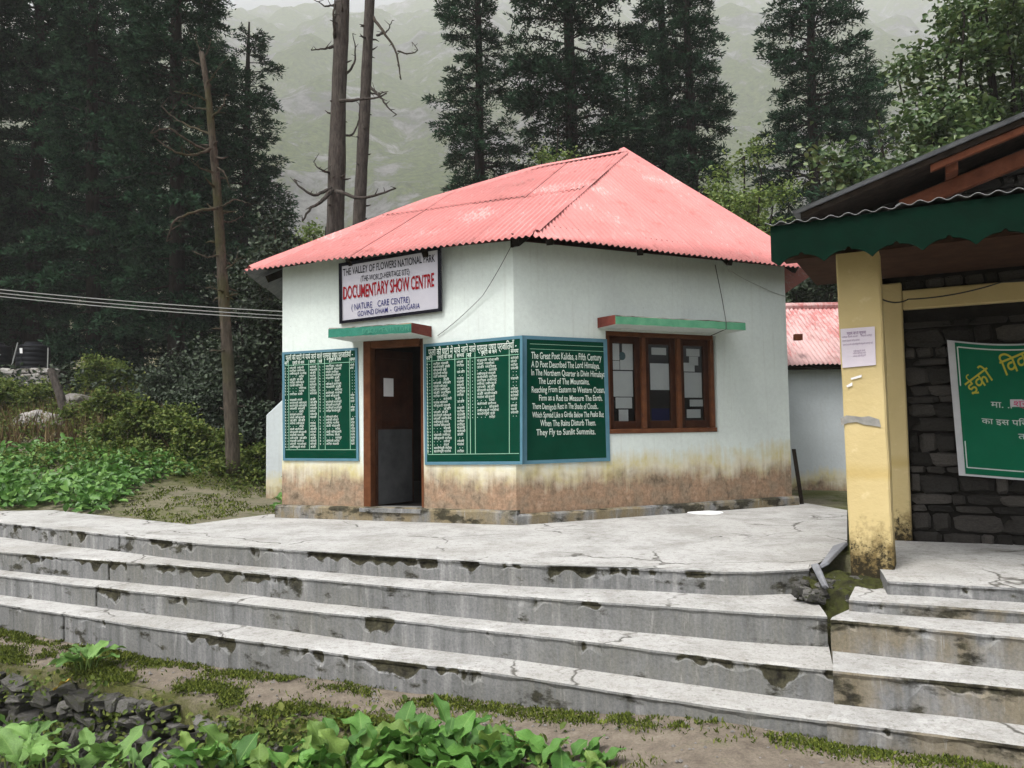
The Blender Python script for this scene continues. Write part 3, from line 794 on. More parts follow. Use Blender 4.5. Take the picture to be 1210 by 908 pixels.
def wall_with_hole(mb, W, length, hole, m=0, mi=1):
    u0, u1, z0, z1 = hole
    us = [0, u0, u1, length]; zs = [ZP - 0.05, z0, z1, WT]
    for i in range(3):
        for j in range(3):
            if i == 1 and j == 1: continue
            if zs[j + 1] - zs[j] < 1e-4: continue
            # fine grid for a slightly uneven plaster face
            mb.quad(W.P(us[i], zs[j]), W.P(us[i + 1], zs[j]), W.P(us[i + 1], zs[j + 1]), W.P(us[i], zs[j + 1]), m)
            mb.quad(W.P(us[i], zs[j], -TH), W.P(us[i + 1], zs[j], -TH), W.P(us[i + 1], zs[j + 1], -TH), W.P(us[i], zs[j + 1], -TH), mi)
    for a, b in (((u0, z0), (u0, z1)), ((u1, z0), (u1, z1)), ((u0, z1), (u1, z1)), ((u0, z0), (u1, z0))):
        mb.quad(W.P(*a), W.P(*b), W.P(*b, -TH), W.P(*a, -TH), m)
d_l, _ = WL.px(429.5, 500); d_r, _ = WL.px(500.5, 500); _, d_top = WL.px(465, 401.5)
DOOR = (min(d_l, d_r), max(d_l, d_r), ZP + 0.001, d_top)
w_l, w_b = WR.px(718, 513); w_r, w_t = WR.px(846, 396); _, w_t1 = WR.px(718, 391.5)
WIN = (w_l, w_r, w_b, 0.5 * (w_t + w_t1))
m = MB()
wall_with_hole(m, WL, LEN_L, DOOR); wall_with_hole(m, WR, LEN_R, WIN)
for a, b in ((Lw, LB), (LB, RB), (RB, Rw)):
    m.quad([*a, 0], [*b, 0], [*b, WT], [*a, WT], 0)
    cen = np.array([0.4, 11.6]); a2 = a + (cen - a) * 0.05; b2 = b + (cen - b) * 0.05
    m.quad([*a2, 0], [*b2, 0], [*b2, WT], [*a2, WT], 1)
m.add([[*Lw, WT], [*LB, WT], [*RB, WT], [*Rw, WT], [*Cw, WT]], [[0, 1, 2, 3, 4]], 1)          # ceiling
m.add([[*Lw, ZP - .004], [*LB, ZP - .004], [*RB, ZP - .004], [*Rw, ZP - .004], [*Cw, ZP - .004]], [[0, 1, 2, 3, 4]], 1)
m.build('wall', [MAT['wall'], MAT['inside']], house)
# plinth: ledge round the foot
m = MB()
def ledge(W, length, p, z0, z1, ends=(0.0, 0.0), n=60, seed=0):
    vs = []; 
    for i in range(n + 1):
        u = -ends[0] + (length + ends[0] + ends[1]) * i / n
        j = 0.012 * mnoise.noise(Vector((u * 3, seed, 1))); jz = 0.010 * mnoise.noise(Vector((u * 4, seed, 9)))
        vs += [W.P(u, z0, p + j), W.P(u, z1 - 0.02 + jz, p + j), W.P(u, z1 + jz, p - 0.02 + j), W.P(u, z1 + 0.005, -0.03)]
    fs = []
    for i in range(n):
        for k in range(3): fs.append([i * 4 + k, (i + 1) * 4 + k, (i + 1) * 4 + k + 1, i * 4 + k + 1])
    fs += [[0, 1, 2, 3], [n * 4 + 3, n * 4 + 2, n * 4 + 1, n * 4]]
    m.add(vs, fs)
cex = PL * math.tan(math.radians(22.5))
ledge(WL, LEN_L, PL, -0.02, ZP + 0.02, (cex, 0.05), 60, 1); ledge(WR, LEN_R, PL, -0.02, ZP - 0.02, (cex, 0.05), 60, 2)
m.build('plinth', MAT['plinth'], house)
# door step sill
m = MB(); m.fbox(WL.P(DOOR[0], ZP - 0.03, -TH), [*(ul * (DOOR[1] - DOOR[0])), 0], [*(nl * (TH + 0.10)), 0], [0, 0, 0.045])
m.build('door_sill', MAT['riser'], house)

# ---- painted boards
def wall_board(W, TL, TR, BR, BL, off=0.012): return Board(W.w(*TL, off), W.w(*TR, off), W.w(*BR, off), W.w(*BL, off))
def board_object(b, W, bu, bv, name='notice_board'):
    m = MB(); b.slab(m, 0, 1, 0, 1, -0.011, 0.0); o = m.build(name, MAT['board_green'], house)
    m = MB()
    for r in ((0, 1, 0, bv), (0, 1, 1 - bv, 1), (0, bu, bv, 1 - bv), (1 - bu, 1, bv, 1 - bv)): b.slab(m, *r, 0.0005, 0.005)
    m.build('border', MAT['board_blue'], o); return o
B1 = wall_board(WL, (333.6, 416.5), (422.5, 411), (424, 545), (334.4, 544.5))
B2 = wall_board(WL, (500.6, 407), (617.6, 396.5), (617.6, 549), (502, 549.5))
B3 = wall_board(WR, (617.6, 396.5), (717.0, 401), (721, 545), (617.6, 549))
# poem
o3 = board_object(B3, WR, 0.045, 0.028); o3['label'] = 'green painted board with an English poem in white letters'
m = MB()
POEM = [("The Great Poet Kalidas, a Fifth Century", 60, 525, 145, 190), ("A D Poet Described The Lord Himalaya.", 60, 512, 203, 245), ("In The Northern Quarter is Divin Himalaya.", 60, 553, 260, 300),
        ("The Lord of The Mountains.", 105, 440, 315, 355), ("Reaching From Eastern to Western Ocean,", 62, 543, 370, 410), ("Firm as a Rod to Measure The Earth.", 108, 525, 427, 465),
        ("There Demigods Rest in The Shade of Clouds..", 65, 495, 482, 520), ("Which Spread Like a Girdle Below The Peaks But", 65, 532, 538, 575), ("When The Rains Disturb Them.", 115, 477, 592, 632), ("They Fly to Sunlit Summits.", 90, 472, 650, 690)]
for t, x0, x1, y0, y1 in POEM:
    B3.text(m, t, (x0 - 6) / 562, (x1 - 6) / 562, (y0 - 40) / 836, (y1 - 40) / 836, 0, 3, 0.010)
m.build('lettering', MAT['letter_white'], o3)
m = MB()
for y in (92, 125): B3.rect(m, 0.08, 0.97, (y - 40) / 836, (y - 37) / 836)
m.build('ruled_line', MAT['line_pale'], o3)
# flower lists
rw = random.Random(11)
CONS = 'कगचजटडतदनपबमयरलवसह'; MATRA = ['ा', 'ी', 'े', 'ो', '', '', 'ु', 'ं']
def word(n): return ''.join(rw.choice(CONS) + rw.choice(MATRA) for _ in range(n))
WORDS = [word(k) for k in (2, 2, 3, 3, 3, 4, 4, 4, 5, 5)]
HEAD = 'फूलों की घाटी में पाये जाने वाले प्रमुख पुष्प प्रजातियाँ -'
HEAD = 'फूलों की घाटी में पाये जाने वाले प्रमुख पुष्प प्रजाितयाँ -'
def flower_list(b, cols, head_v, top, bottom, rows, rows2, right_end, gap1=(), gap2=(), par=None):
    m = MB(); ln = MB()
    b.text(m, HEAD, 0.05, 0.94, head_v[0], head_v[1], 0, 3, 0.008, 0.62)
    b.text(m, 'पुष्पो के नाम', cols['n1'][0] + 0.04, cols['n1'][0] + 0.2, head_v[2], head_v[3], 0, 2, 0.012, 0.62)
    b.text(m, 'पुष्पो के नाम', cols['n2'][0] + 0.04, cols['n2'][0] + 0.2, head_v[2] - 0.012, head_v[3] - 0.012, 0, 2, 0.012, 0.62)
    for k in ('t1', 't2'): b.text(m, 'समय', cols[k][0], cols[k][0] + 0.075, head_v[2] - 0.003, head_v[3] - 0.003, 0, 2, 0.012, 0.62)
    for k in ('s1', 's2'): b.text(m, 'सं', cols[k][0] - 0.005, cols[k][0] + 0.04, head_v[2], head_v[3], 0, 2, 0.012, 0.62)
    for u in cols['lines']: b.rect(ln, u - 0.0035, u + 0.0035, head_v[2] - 0.005, bottom)
    b.rect(ln, 0.04, 0.965, top - 0.017, top - 0.012); b.rect(ln, 0.04, 0.965, bottom - 0.002, bottom + 0.003)
    pitch = (bottom - top - 0.01) / rows
    for side, nr_, gp in ((1, rows, gap1), (2, rows2, gap2)):
        for r in range(nr_):
            v0 = top + r * pitch + pitch * 0.16; v1 = v0 + pitch * 0.60
            if r in gp: continue
            s = cols['s%d' % side]; b.text(m, rw.choice('१२३४५६७८९'), s[0], s[0] + 0.014, v0, v1, 0, 2, 0.01, 0.62)
            b.rect(m, s[1], s[1] + 0.008, v0 + pitch * 0.25, v0 + pitch * 0.42)
            n_ = cols['n%d' % side]; wd = n_[1] - n_[0]
            if rw.random() < 0.22:
                for q in range(3): b.rect(m, n_[0] + wd * 0.18 * q, n_[0] + wd * 0.18 * q + 0.007, v0 + pitch * .25, v0 + pitch * .4)
                b.text(m, rw.choice(WORDS), n_[0] + wd * 0.55, n_[0] + wd * rw.uniform(0.8, 1.0), v0, v1, 0, 2, 0.005, 0.62)
            else:
                b.text(m, rw.choice(WORDS) + ' ' + rw.choice(WORDS), n_[0], n_[0] + wd * rw.uniform(0.72, 1.0), v0, v1, 0, 2, 0.005, 0.62)
            t_ = cols['t%d' % side]
            if rw.random() < 0.72: b.text(m, rw.choice(WORDS[:6]), t_[0], t_[0] + (t_[1] - t_[0]) * rw.uniform(0.75, 1.0), v0, v1, 0, 2, 0.005, 0.62)
            else:
                for q in range(2): b.rect(m, t_[0] + 0.02 + 0.03 * q, t_[0] + 0.028 + 0.03 * q, v0 + pitch * .25, v0 + pitch * .4)
    m.build('lettering', MAT['letter_white'], par); ln.build('ruled_line', MAT['line_pale'], par)
o1 = board_object(B1, WL, 0.03, 0.022); o1['label'] = 'green painted board with a flower list left of the door'
flower_list(B1, dict(lines=(0.085, 0.36, 0.485, 0.57, 0.895), s1=(0.035, 0.066), n1=(0.1, 0.33), t1=(0.375, 0.47), s2=(0.50, 0.545), n2=(0.585, 0.80), t2=(0.905, 0.962)),
            (0.035, 0.078, 0.092, 0.118), 0.14, 0.90, 28, 27, 0, (10,), (16,), o1)
o2 = board_object(B2, WL, 0.025, 0.024); o2['label'] = 'green painted board with a flower list right of the door'
flower_list(B2, dict(lines=(0.035, 0.085, 0.325, 0.445, 0.48, 0.53, 0.87), s1=(0.03, 0.058), n1=(0.10, 0.29), t1=(0.345, 0.43), s2=(0.455, 0.50), n2=(0.55, 0.77), t2=(0.885, 0.962)),
            (0.05, 0.098, 0.108, 0.135), 0.16, 0.915, 28, 18, 0, (), (), o2)

# ---- door: frame, open leaf, lintel slab
m = MB(); fw = 0.10; fd_ = 0.09
def frame_piece(u0, u1, z0, z1, o0, o1, W=WL): m.hexa([W.P(u0, z0, o0), W.P(u1, z0, o0), W.P(u1, z0, o1), W.P(u0, z0, o1), W.P(u0, z1, o0), W.P(u1, z1, o0), W.P(u1, z1, o1), W.P(u0, z1, o1)])
u0, u1, z0, z1 = DOOR
frame_piece(u1 - fw, u1 - 0.003, z0 + .012, z1 - 0.003, -0.13, 0.012)
frame_piece(u0 + 0.003, u0 + 0.05, z0 + .012, z1 - 0.003, -0.13, -0.03)
frame_piece(u0 + 0.051, u1 - fw - 0.001, z1 - 0.085, z1 - 0.003, -0.13, 0.006)
dframe = m.build('door_frame', MAT['door_frame'], house, bevel=0.006)
hinge = WL.P(u1 - fw - 0.002, 0, -0.10); ang = math.radians(72)
ddir = unit(-nl * math.sin(ang) - ul * math.cos(ang)); dn = np.array([-ddir[1], ddir[0]])
dn = dn if np.dot(dn, CAM[:2] - hinge[:2]) > 0 else -dn
DWID = (u1 - u0) - fw - 0.07
def leaf_box(mb, a0, a1, z0, z1, t0, t1, m_=0):
    P = lambda a, z, t: V3(*(hinge[:2] + ddir * a + dn * t), z)
    mb.hexa([P(a0, z0, t0), P(a1, z0, t0), P(a1, z0, t1), P(a0, z0, t1), P(a0, z1, t0), P(a1, z1, t0), P(a1, z1, t1), P(a0, z1, t1)], m_)
m = MB(); dz0, dz1 = z0 + 0.02, z1 - 0.09
leaf_box(m, 0, DWID, dz0, dz1, -0.018, 0.0)
door = m.build('door', MAT['door_wood'], house)
m = MB()
for a0, a1, b0, b1 in ((0, 0.09, dz0, dz1), (DWID - 0.09, DWID, dz0, dz1), (0.091, DWID - 0.091, dz1 - 0.1, dz1), (0.091, DWID - 0.091, dz0 + 0.93, dz0 + 1.02)): leaf_box(m, a0, a1, b0, b1, 0.001, 0.016)
m.build('rail', MAT['door_wood'], door, bevel=0.004)
m = MB(); leaf_box(m, 0.03, DWID - 0.03, dz0 + 0.01, dz0 + 0.90, 0.017, 0.020); m.build('kick_plate', MAT['kick'], door)
m = MB(); leaf_box(m, 0.13, 0.29, dz0 + 1.30, dz0 + 1.52, 0.0045, 0.006); m.build('notice', MAT['paper'], door)
def lintel(W, wall_end, front_end, other_front, zpx, m_main, m_end, name, lab, end_is_u0=True):
    u_e, z_e = W.px(*wall_end)
    best = min((abs(W.px(*front_end, off)[0] - u_e), off) for off in np.linspace(0.15, 0.7, 111))[1]
    u_o, _ = W.px(*other_front, best); _, zt = W.px(*zpx[0], best); _, zb = W.px(*zpx[1], best)
    m = MB(); n = 40; rows = []
    for i in range(n + 1):
        t = i / n; u = u_e + (u_o - u_e) * t
        j = 0.006 * mnoise.noise(Vector((u * 14, z_e, 0))); j2 = 0.008 * mnoise.noise(Vector((u * 9, z_e, 4)))
        rows += [W.P(u, zb + j, 0.0), W.P(u, zb + j, best + j2), W.P(u, zt - 0.012 + j, best + j2 * 0.5), W.P(u, zt + j2, best - 0.012), W.P(u, zt + 0.02, 0.0)]
    fs = []; mi = []
    for i in range(n):
        for k in range(4): fs.append([i * 5 + k, (i + 1) * 5 + k, (i + 1) * 5 + k + 1, i * 5 + k + 1]); mi.append(2 if k == 0 else (0 if k == 1 else 3))
    fs += [[0, 1, 2, 3, 4], [n * 5 + k for k in (4, 3, 2, 1, 0)]]; mi += [1, 1]
    m.v = rows; m.f = fs; m.mi = mi
    o = m.build(name, [m_main, m_end, MAT['wall'], MAT['plinth']], house); o['label'] = lab
    return best, u_e, u_o, zb, zt, o
bl_, ule, ulo, zlb, zlt, lin1 = lintel(WL, (510, 388), (486, 386), (388, 395), ((440, 384.5), (440, 396)), MAT['lintel_teal'], MAT['lintel_red'], 'lintel_slab', 'teal painted slab above the door with a maroon end')
br_, ure, uro, zrb, zrt, lin2 = lintel(WR, (706, 380), (727, 378), (881, 384), ((800, 376.5), (800, 386.5)), MAT['lintel_green'], MAT['lintel_red'], 'lintel_slab', 'green painted slab above the window with a maroon end')
bb = Board(WL.P(ulo, zlt - .012, bl_), WL.P(ule, zlt - .012, bl_), WL.P(ule, zlb, bl_), WL.P(ulo, zlb, bl_), 0.009)
m = MB(); bb.text(m, 'DOCUMENTATION', 0.42, 0.97, 0.2, 0.78, 0, 2, 0.0); m.build('lettering', simple('faded lettering paint', (0.07, 0.24, 0.17), None, 1, 0.7), lin1)['kind'] = 'stuff'

# ---- window
u0, u1, z0, z1 = WIN
m = MB(); t = 0.055
frame_piece(u0 + .002, u1 - .03, z0 + .001, z0 + t, -0.12, 0.012, WR); frame_piece(u0 + .002, u1 - .03, z1 - t, z1 - .002, -0.12, -0.02, WR)
mull = [WR.px(x, 450, -0.05)[0] for x in (719.5, 759.5, 801, 842)]
mull[0] = u0 + 0.03; mull[3] = u1 - 0.06
for c in mull: frame_piece(c - 0.028, c + 0.028, z0 + t + .001, z1 - t - .001, -0.12, -0.012, WR)
win = m.build('window', MAT['door_frame'], house, bevel=0.005)
m = MB(); frame_piece(u1 - 0.031, u1 - 0.002, z0 + .002, z1 - .002, -0.13, -0.05, WR); m.build('jamb', MAT['wall'], win)
papers = {0: [(0.14, 0.40, 0.10, 0.28), (0.50, 0.86, 0.10, 0.28), (0.14, 0.40, 0.285, 0.37), (0.42, 0.86, 0.275, 0.372), (0.16, 0.84, 0.385, 0.635), (0.24, 0.8, 0.645, 0.75), (0.34, 0.66, 0.765, 0.89)],
          1: [(0.28, 0.80, 0.14, 0.215), (0.22, 0.88, 0.30, 0.57)], 2: [(0.30, 0.80, 0.14, 0.215), (0.40, 0.74, 0.22, 0.31), (0.16, 0.6, 0.285, 0.375), (0.20, 0.85, 0.385, 0.645), (0.38, 0.9, 0.665, 0.735), (0.26, 0.78, 0.765, 0.855)]}
for k in range(3):
    a, b = mull[k] + 0.029, mull[k + 1] - 0.029; zz0, zz1 = z0 + t + .002, z1 - t - .002
    m = MB(); sw = 0.07      # sash stiles
    for q in ((a, a + sw, zz0, zz1), (b - sw, b, zz0, zz1), (a + sw + .001, b - sw - .001, zz0, zz0 + 0.09), (a + sw + .001, b - sw - .001, zz1 - 0.08, zz1)): frame_piece(*q, -0.10, -0.055, WR)
    m.build('sash', MAT['door_wood'], win, bevel=0.004)
    m = MB(); frame_piece(a + sw, b - sw, zz0 + 0.09, zz1 - 0.08, -0.082, -0.078, WR); m.build('pane', MAT['glass'], win)
    pa, pb, qa, qb = a + 0.02, b - 0.02, z0, z1
    for (x0, x1, y0, y1) in papers[k]:
        m = MB(); tl = rnd.uniform(-0.012, 0.012)
        frame_piece(pa + (pb - pa) * x0, pa + (pb - pa) * x1, qb - (qb - qa) * y1 + tl * 0.3, qb - (qb - qa) * y0, -0.095, -0.093, WR)
        o = m.build('notice', MAT['paper'], win)
    if k == 1:
        m = MB(); frame_piece(pa + (pb - pa) * .24, pb - (pb - pa) * .14, qb - (qb - qa) * .88, qb - (qb - qa) * .755, -0.095, -0.093, WR); m.build('blue_card', MAT['blue_card'], win)
    if k == 0:
        m = MB(); cc = WR.P(pa + (pb - pa) * 0.5, qb - (qb - qa) * 0.235, -0.0925); r_ = 0.05
        m.add([cc] + [cc + V3(*(ur * math.cos(q) * r_ * 0.9), math.sin(q) * r_) for q in np.linspace(0, 2 * math.pi, 17)[:-1]], [[0, i + 1, (i + 1) % 16 + 1] for i in range(16)])
        m.build('round_badge', simple('blue green badge', (0.05, 0.13, 0.15), None, 1, 0.6), win)
# added dark board behind the panes, standing in for the room's shade
m = MB(); frame_piece(u0 - 0.1, u1 + 0.1, z0 - 0.1, z1 + 0.1, -0.42, -0.40, WR); m.build('room_shade_panel', MAT['inside'], win)

# ---- hanging sign
SG = Board(WL.w(400.7, 311.5, 0.16), WL.w(521, 290.7, 0.16), WL.w(521.7, 368, 0.03), WL.w(401.4, 383, 0.03), 0.004)
sign = empty('hanging_sign', SG.at(0.5, 1.0), 'white painted name sign with a black frame under the eave above the door', 'sign')
m = MB(); SG.slab(m, 0, 1, 0, 1, -0.02, 0.0); m.build('panel', MAT['sign_white'], sign)
m = MB()
for r in ((0, 1, 0, 0.055), (0, 1, 0.95, 1), (0, 0.028, 0.055, 0.95), (0.972, 1, 0.055, 0.95)): SG.slab(m, *r, -0.022, 0.012)
m.build('frame', MAT['sign_black'], sign)
m = MB()
SG.text(m, 'THE VALLEY OF FLOWERS NATIONAL PARK', 0.04, 0.945, 0.10, 0.215, 0, 3, 0.012)
SG.text(m, '(THE-WORLD-HERITAGE SITE)', 0.22, 0.70, 0.265, 0.355, 0, 3, 0.004)
SG.text(m, 'DOCUMENTARY SHOW CENTRE', 0.04, 0.935, 0.40, 0.605, 1, 3, 0.02)
SG.text(m, '( NATURE    CARE CENTRE)', 0.125, 0.70, 0.695, 0.795, 2, 3, 0.002)
SG.text(m, 'GOVIND DHAM  -  GHANGARIA', 0.185, 0.795, 0.825, 0.91, 2, 3, 0.002)
m.build('lettering', [MAT['sign_black'], MAT['sign_red'], MAT['sign_blue']], sign)['kind'] = 'stuff'

# ================================================================== corrugated sheets
PITCH_W = 0.0762
def sheet_range(poly2, u):
    vs = []
    n = len(poly2)
    for i in range(n):
        (a, b), (c, d) = poly2[i], poly2[(i + 1) % n]
        if (a - u) * (c - u) <= 0 and abs(a - c) > 1e-9:
            t = (u - a) / (c - a); vs.append(b + (d - b) * t)
    return (min(vs), max(vs)) if len(vs) >= 2 else None
def corrugated(parent, O, e, s, poly3, mats, row_h=(99,), sheet_w=0.76, amp=0.013, spw=8, lift=0.0, seed=0, lip=0.0, pitch=PITCH_W, jag=0.012, name='roof_sheet', world=False):
    """cover the planar polygon poly3 with overlapping sheets; e: along the eave, s: up the slope"""
    nrm = unit(np.cross(e, s)); nrm = nrm if nrm[2] > 0 else -nrm
    p2 = [(float(np.dot(p - O, e)), float(np.dot(p - O, s))) for p in poly3]
    umin, umax = min(p[0] for p in p2), max(p[0] for p in p2)
    rr = random.Random(seed); k = 0; u = umin + 1e-4
    off = WORLD_LOC[parent.name] if parent is not None else np.zeros(3)
    vtop = max(p[1] for p in p2)
    edges = [0.0]
    for h in row_h:
        if edges[-1] + h < vtop - 0.25: edges.append(edges[-1] + h)
    edges.append(vtop + 1)
    while u < umax - 0.02:
        ub = min(u + sheet_w, umax - 1e-4)
        n = max(3, int((ub - u + 0.03) / pitch * spw))
        us = np.linspace(u - (0.03 if k else 0), ub, n); us = np.clip(us, umin + 1e-4, umax - 1e-4)
        for r in range(len(edges) - 1):
            j0 = rr.uniform(-1, 1) * jag; tilt = rr.uniform(-1, 1) * jag * 0.6; lf = rr.uniform(0, 0.006)
            cols = []; NV = 7
            for i, uu in enumerate(us):
                rg = sheet_range(p2, float(uu))
                if rg is None: continue
                lo, hi = rg
                a = max(lo, edges[r] - (0.10 if r else 0)); b = min(hi, edges[r + 1])
                if b - a < 0.015: continue
                if r == 0: a = a - lip + j0 + tilt * i / n
                else: a = a + j0 * 2.0
                w = amp * math.cos(2 * math.pi * uu / pitch)
                col = []
                for q in range(NV):
                    vv = a + (b - a) * q / (NV - 1)
                    bend = 0.010 * mnoise.noise(Vector((uu * 1.4, vv * 1.1, seed))) + (0.018 * mnoise.noise(Vector((uu * 1.7, seed, 2))) if (q == 0 and r == 1) else 0)
                    col.append(O + e * uu + s * vv + nrm * (w + lift + 0.006 * (k % 2) + 0.012 * r * (1 - 0.6 * q / NV) + lf + bend))
                cols.append(col)
            if len(cols) < 3: continue
            n2 = len(cols); v = np.array([p for c in cols for p in c]) - off
            v = np.concatenate([v, v - nrm * 0.0025])
            f = []; mi = []; N1 = n2 * NV
            for i in range(n2 - 1):
                for q in range(NV - 1):
                    a_, b_, c_, d_ = i * NV + q, (i + 1) * NV + q, (i + 1) * NV + q + 1, i * NV + q + 1
                    f.append([a_, b_, c_, d_]); mi.append(0); f.append([N1 + d_, N1 + c_, N1 + b_, N1 + a_]); mi.append(1)
            for i in range(n2 - 1): f.append([i * NV, N1 + i * NV, N1 + (i + 1) * NV, (i + 1) * NV]); mi.append(0)
            me = mesh_arrays(name, v, f, mats, mi, True)
            link(name, me, parent)
        u = ub; k += 1

# ---- roof of the main building
ZE = 3.03
EC = np.append(corner(-PL + 0.27, -PL + 0.41), ZE + 0.065)
eL = Wall(EC[:2], ul, nl); eR = Wall(EC[:2], ur, nr)
EL = np.array(onplane(289, 316, [*EC[:2], 0], [*nl, 0])); EL[2] = ZE + 0.0
ER = np.array(onplane(969, 321, [*EC[:2], 0], [*nr, 0])); ER[2] = ZE
AP = aty(741, 179.5, 12.2)
nL = unit(np.cross(EL - EC, AP - EC)); nR = unit(np.cross(ER - EC, AP - EC))
BR_ = onplane(630, 199.5, EC, nL); MR = onplane(494, 240.5, EC, nL)
ELB = np.array([*(EL[:2] + np.array([math.cos(math.radians(95)), math.sin(math.radians(95))]) * 4.9), ZE])
ERB = np.array([*(ER[:2] + np.array([math.cos(math.radians(84)), math.sin(math.radians(84))]) * 4.2), ZE])
roof = None
m = MB()
# wooden rafters under the sheets; ends show below the eave
def rafter(p, q, w=0.07, h=0.09): 
    d = unit(q - p); sd = unit(np.cross(d, V3(0, 0, 1))); up = np.cross(sd, d)
    m.fbox(p - sd * w / 2 - up * (h + 0.03), sd * w, q - p, up * h)
for t in (0.06, 0.36, 0.63):
    a = EC + (EL - EC) * t; k = AP + (BR_ - AP) * min(1, t * 1.1); rafter(a + (k - a) * 0.015, a + (k - a) * 0.55)
for t in (0.04, 0.335, 0.665, 0.93):
    a = EC + (ER - EC) * t; rafter(a + (AP - a) * 0.02, a + (AP - a) * 0.6)
for t in (0.1, 0.4, 0.7): a = EL + (ELB - EL) * t; rafter(a + (BR_ - a) * 0.03, a + (BR_ - a) * 0.5)
for a, b in ((EC, EL), (EC, ER), (EL, ELB)):
    for f_ in (0.10,):
        p = a + (AP - a) * f_; q = b + ((AP if b is not EL and b is not ELB else MR) - b) * f_
        rafter(p, q, 0.06, 0.07)
roof = m.build('roof', MAT['timber_dark'], house)
RM = [MAT['roof'], MAT['zinc']]
def face(pts, eave_a, eave_b, seed, rows=(99,)):
    e = unit(eave_b - eave_a); nn = unit(np.cross(eave_b - eave_a, pts[2] - eave_a)); s = np.cross(nn, e)
    if s[2] < 0: s = -s
    corrugated(roof, eave_a, e, s, pts, RM, rows, seed=seed, lip=0.02)
face([EC, ER, AP], EC, ER, 1)
face([EL, EC, AP, BR_, MR], EL, EC, 2, (2.35, 99))
QB = MR + (ELB - EL) * 0.55
face([ELB, EL, MR, QB], ELB, EL, 3)
TB = (BR_ + V3(-0.3, 0.6, -0.2))
m = MB(); m.add([ELB, BR_, AP, ERB, ER, QB, MR], [[0, 1, 2, 3], [3, 2, 4], [5, 6, 1], [0, 5, 1]]); m.build('rear_slope', RM, roof)
def cap_strip(pts, w, name='ridge_cap', h=0.035, mat=None):
    m = MB(); vs = []
    N = 14 * (len(pts) - 1); P_, _ = poly_sample(np.array(pts), N)
    for i in range(N):
        d = unit(P_[min(i + 1, N - 1)] - P_[max(i - 1, 0)]); sd = unit(np.cross(d, V3(0, 0, 1)))
        j = 0.012 * mnoise.noise(Vector((i * 0.45, w * 50, 1)))
        c = P_[i] + V3(0, 0, h + j * 0.6)
        vs.append((c, d, sd, j))
    out = []
    for c, d, sd, j in vs:
        out += [c + sd * (w + j) - V3(0, 0, w * 0.52 - j), c + V3(0, 0, 0.008), c - sd * (w + j) - V3(0, 0, w * 0.52 + j)]
    fs = []
    for i in range(N - 1):
        for k in range(2): fs.append([i * 3 + k, (i + 1) * 3 + k, (i + 1) * 3 + k + 1, i * 3 + k + 1])
    m.add(out, fs); m.build(name, mat or MAT['roof'], roof, smooth=False)
cap_strip([AP + (ER - AP) * -0.02, AP + (ER - AP) * 0.985], 0.13)
cap_strip([AP, BR_, MR, MR + (EL - MR) * 0.98], 0.13)
cap_strip([AP, EC + (AP - EC) * 0.03], 0.045, h=0.028, mat=MAT['roof'])
# small dark pipe stub and wires at the corner
m = MB(); p = WL.w(605, 286, 0.12); m.tube([p + V3(0, 0, 0.09), p + V3(0, 0, -0.06)], 0.02, 8); m.build('lamp_holder', MAT['timber_dark'], house)
def wire(name, pts, r, label, mat='wire', sag=0.0, n=14, group=None):
    P_ = []
    for a, b in zip(pts[:-1], pts[1:]):
        for i in range(n):
            t_ = i / n; q = np.asarray(a) * (1 - t_) + np.asarray(b) * t_; q = q - V3(0, 0, sag * 4 * t_ * (1 - t_)); P_.append(q)
    P_.append(np.asarray(pts[-1])); m = MB(); m.tube(P_, r, 5)
    o = m.build(name, MAT[mat]); prop(o, label, 'wire', group); return o
wire('hanging_wire', [WL.w(606, 287, 0.14), WL.w(570, 350, 0.03), WL.w(517, 397, 0.012)], 0.0035, 'thin dark wire drooping from the roof corner to the board right of the door', sag=0.02)
wire('hanging_wire', [WR.w(845, 313, 0.2), WR.w(853, 352, br_ * 0.6), WR.w(858, 381, br_ + 0.01), WR.w(858, 389, br_ + 0.005), WR.w(840, 397, 0.0)], 0.005, 'dark wire hanging from the eave over the window slab')
wire('hanging_wire', [WR.w(860, 318, 0.1), WR.w(897, 338, 0.02), WR.w(931, 351, 0.01)], 0.004, 'pale thin wire crossing the white wall right of the window', 'wire_pale', sag=0.015)
# leaning dark plank at the right corner
m = MB(); a = WR.P(LEN_R + 0.10, 0.0, 0.03); b = WR.P(LEN_R + 0.02, 0.72, 0.0)
m.fbox(a, [*(ur * 0.07), 0], [0.02, 0.05, 0], b - a); o = m.build('leaning_plank', MAT['timber_dark'], None, bevel=0.004); prop(o, 'dark narrow plank leaning on the right corner of the white building', 'plank')
# white sheet on the platform
m = MB(); c = onz(834, 606.5, 0.0); nn_ = 26
vs = [c + V3(0, 0, 0.016)] + [c + V3(0.20 * math.cos(q) * (1 + 0.1 * math.sin(3 * q)), 0.17 * math.sin(q) * (1 + .08 * math.cos(5 * q)), 0.012) for q in np.linspace(0, 2 * math.pi, nn_ + 1)[:-1]]
vs += [v_ * V3(1, 1, 0) + V3(0, 0, 0.003) + (v_ - c) * V3(.06, .06, 0) for v_ in vs[1:]]
m.add(vs, [[0, i + 1, (i + 1) % nn_ + 1] for i in range(nn_)] + [[i + 1, nn_ + i + 1, nn_ + (i + 1) % nn_ + 1, (i + 1) % nn_ + 1] for i in range(nn_)])
o = m.build('white_sack', MAT['white_sheet'], None, smooth=True); prop(o, 'flat white sack lying on the platform beside the wall', 'sack')
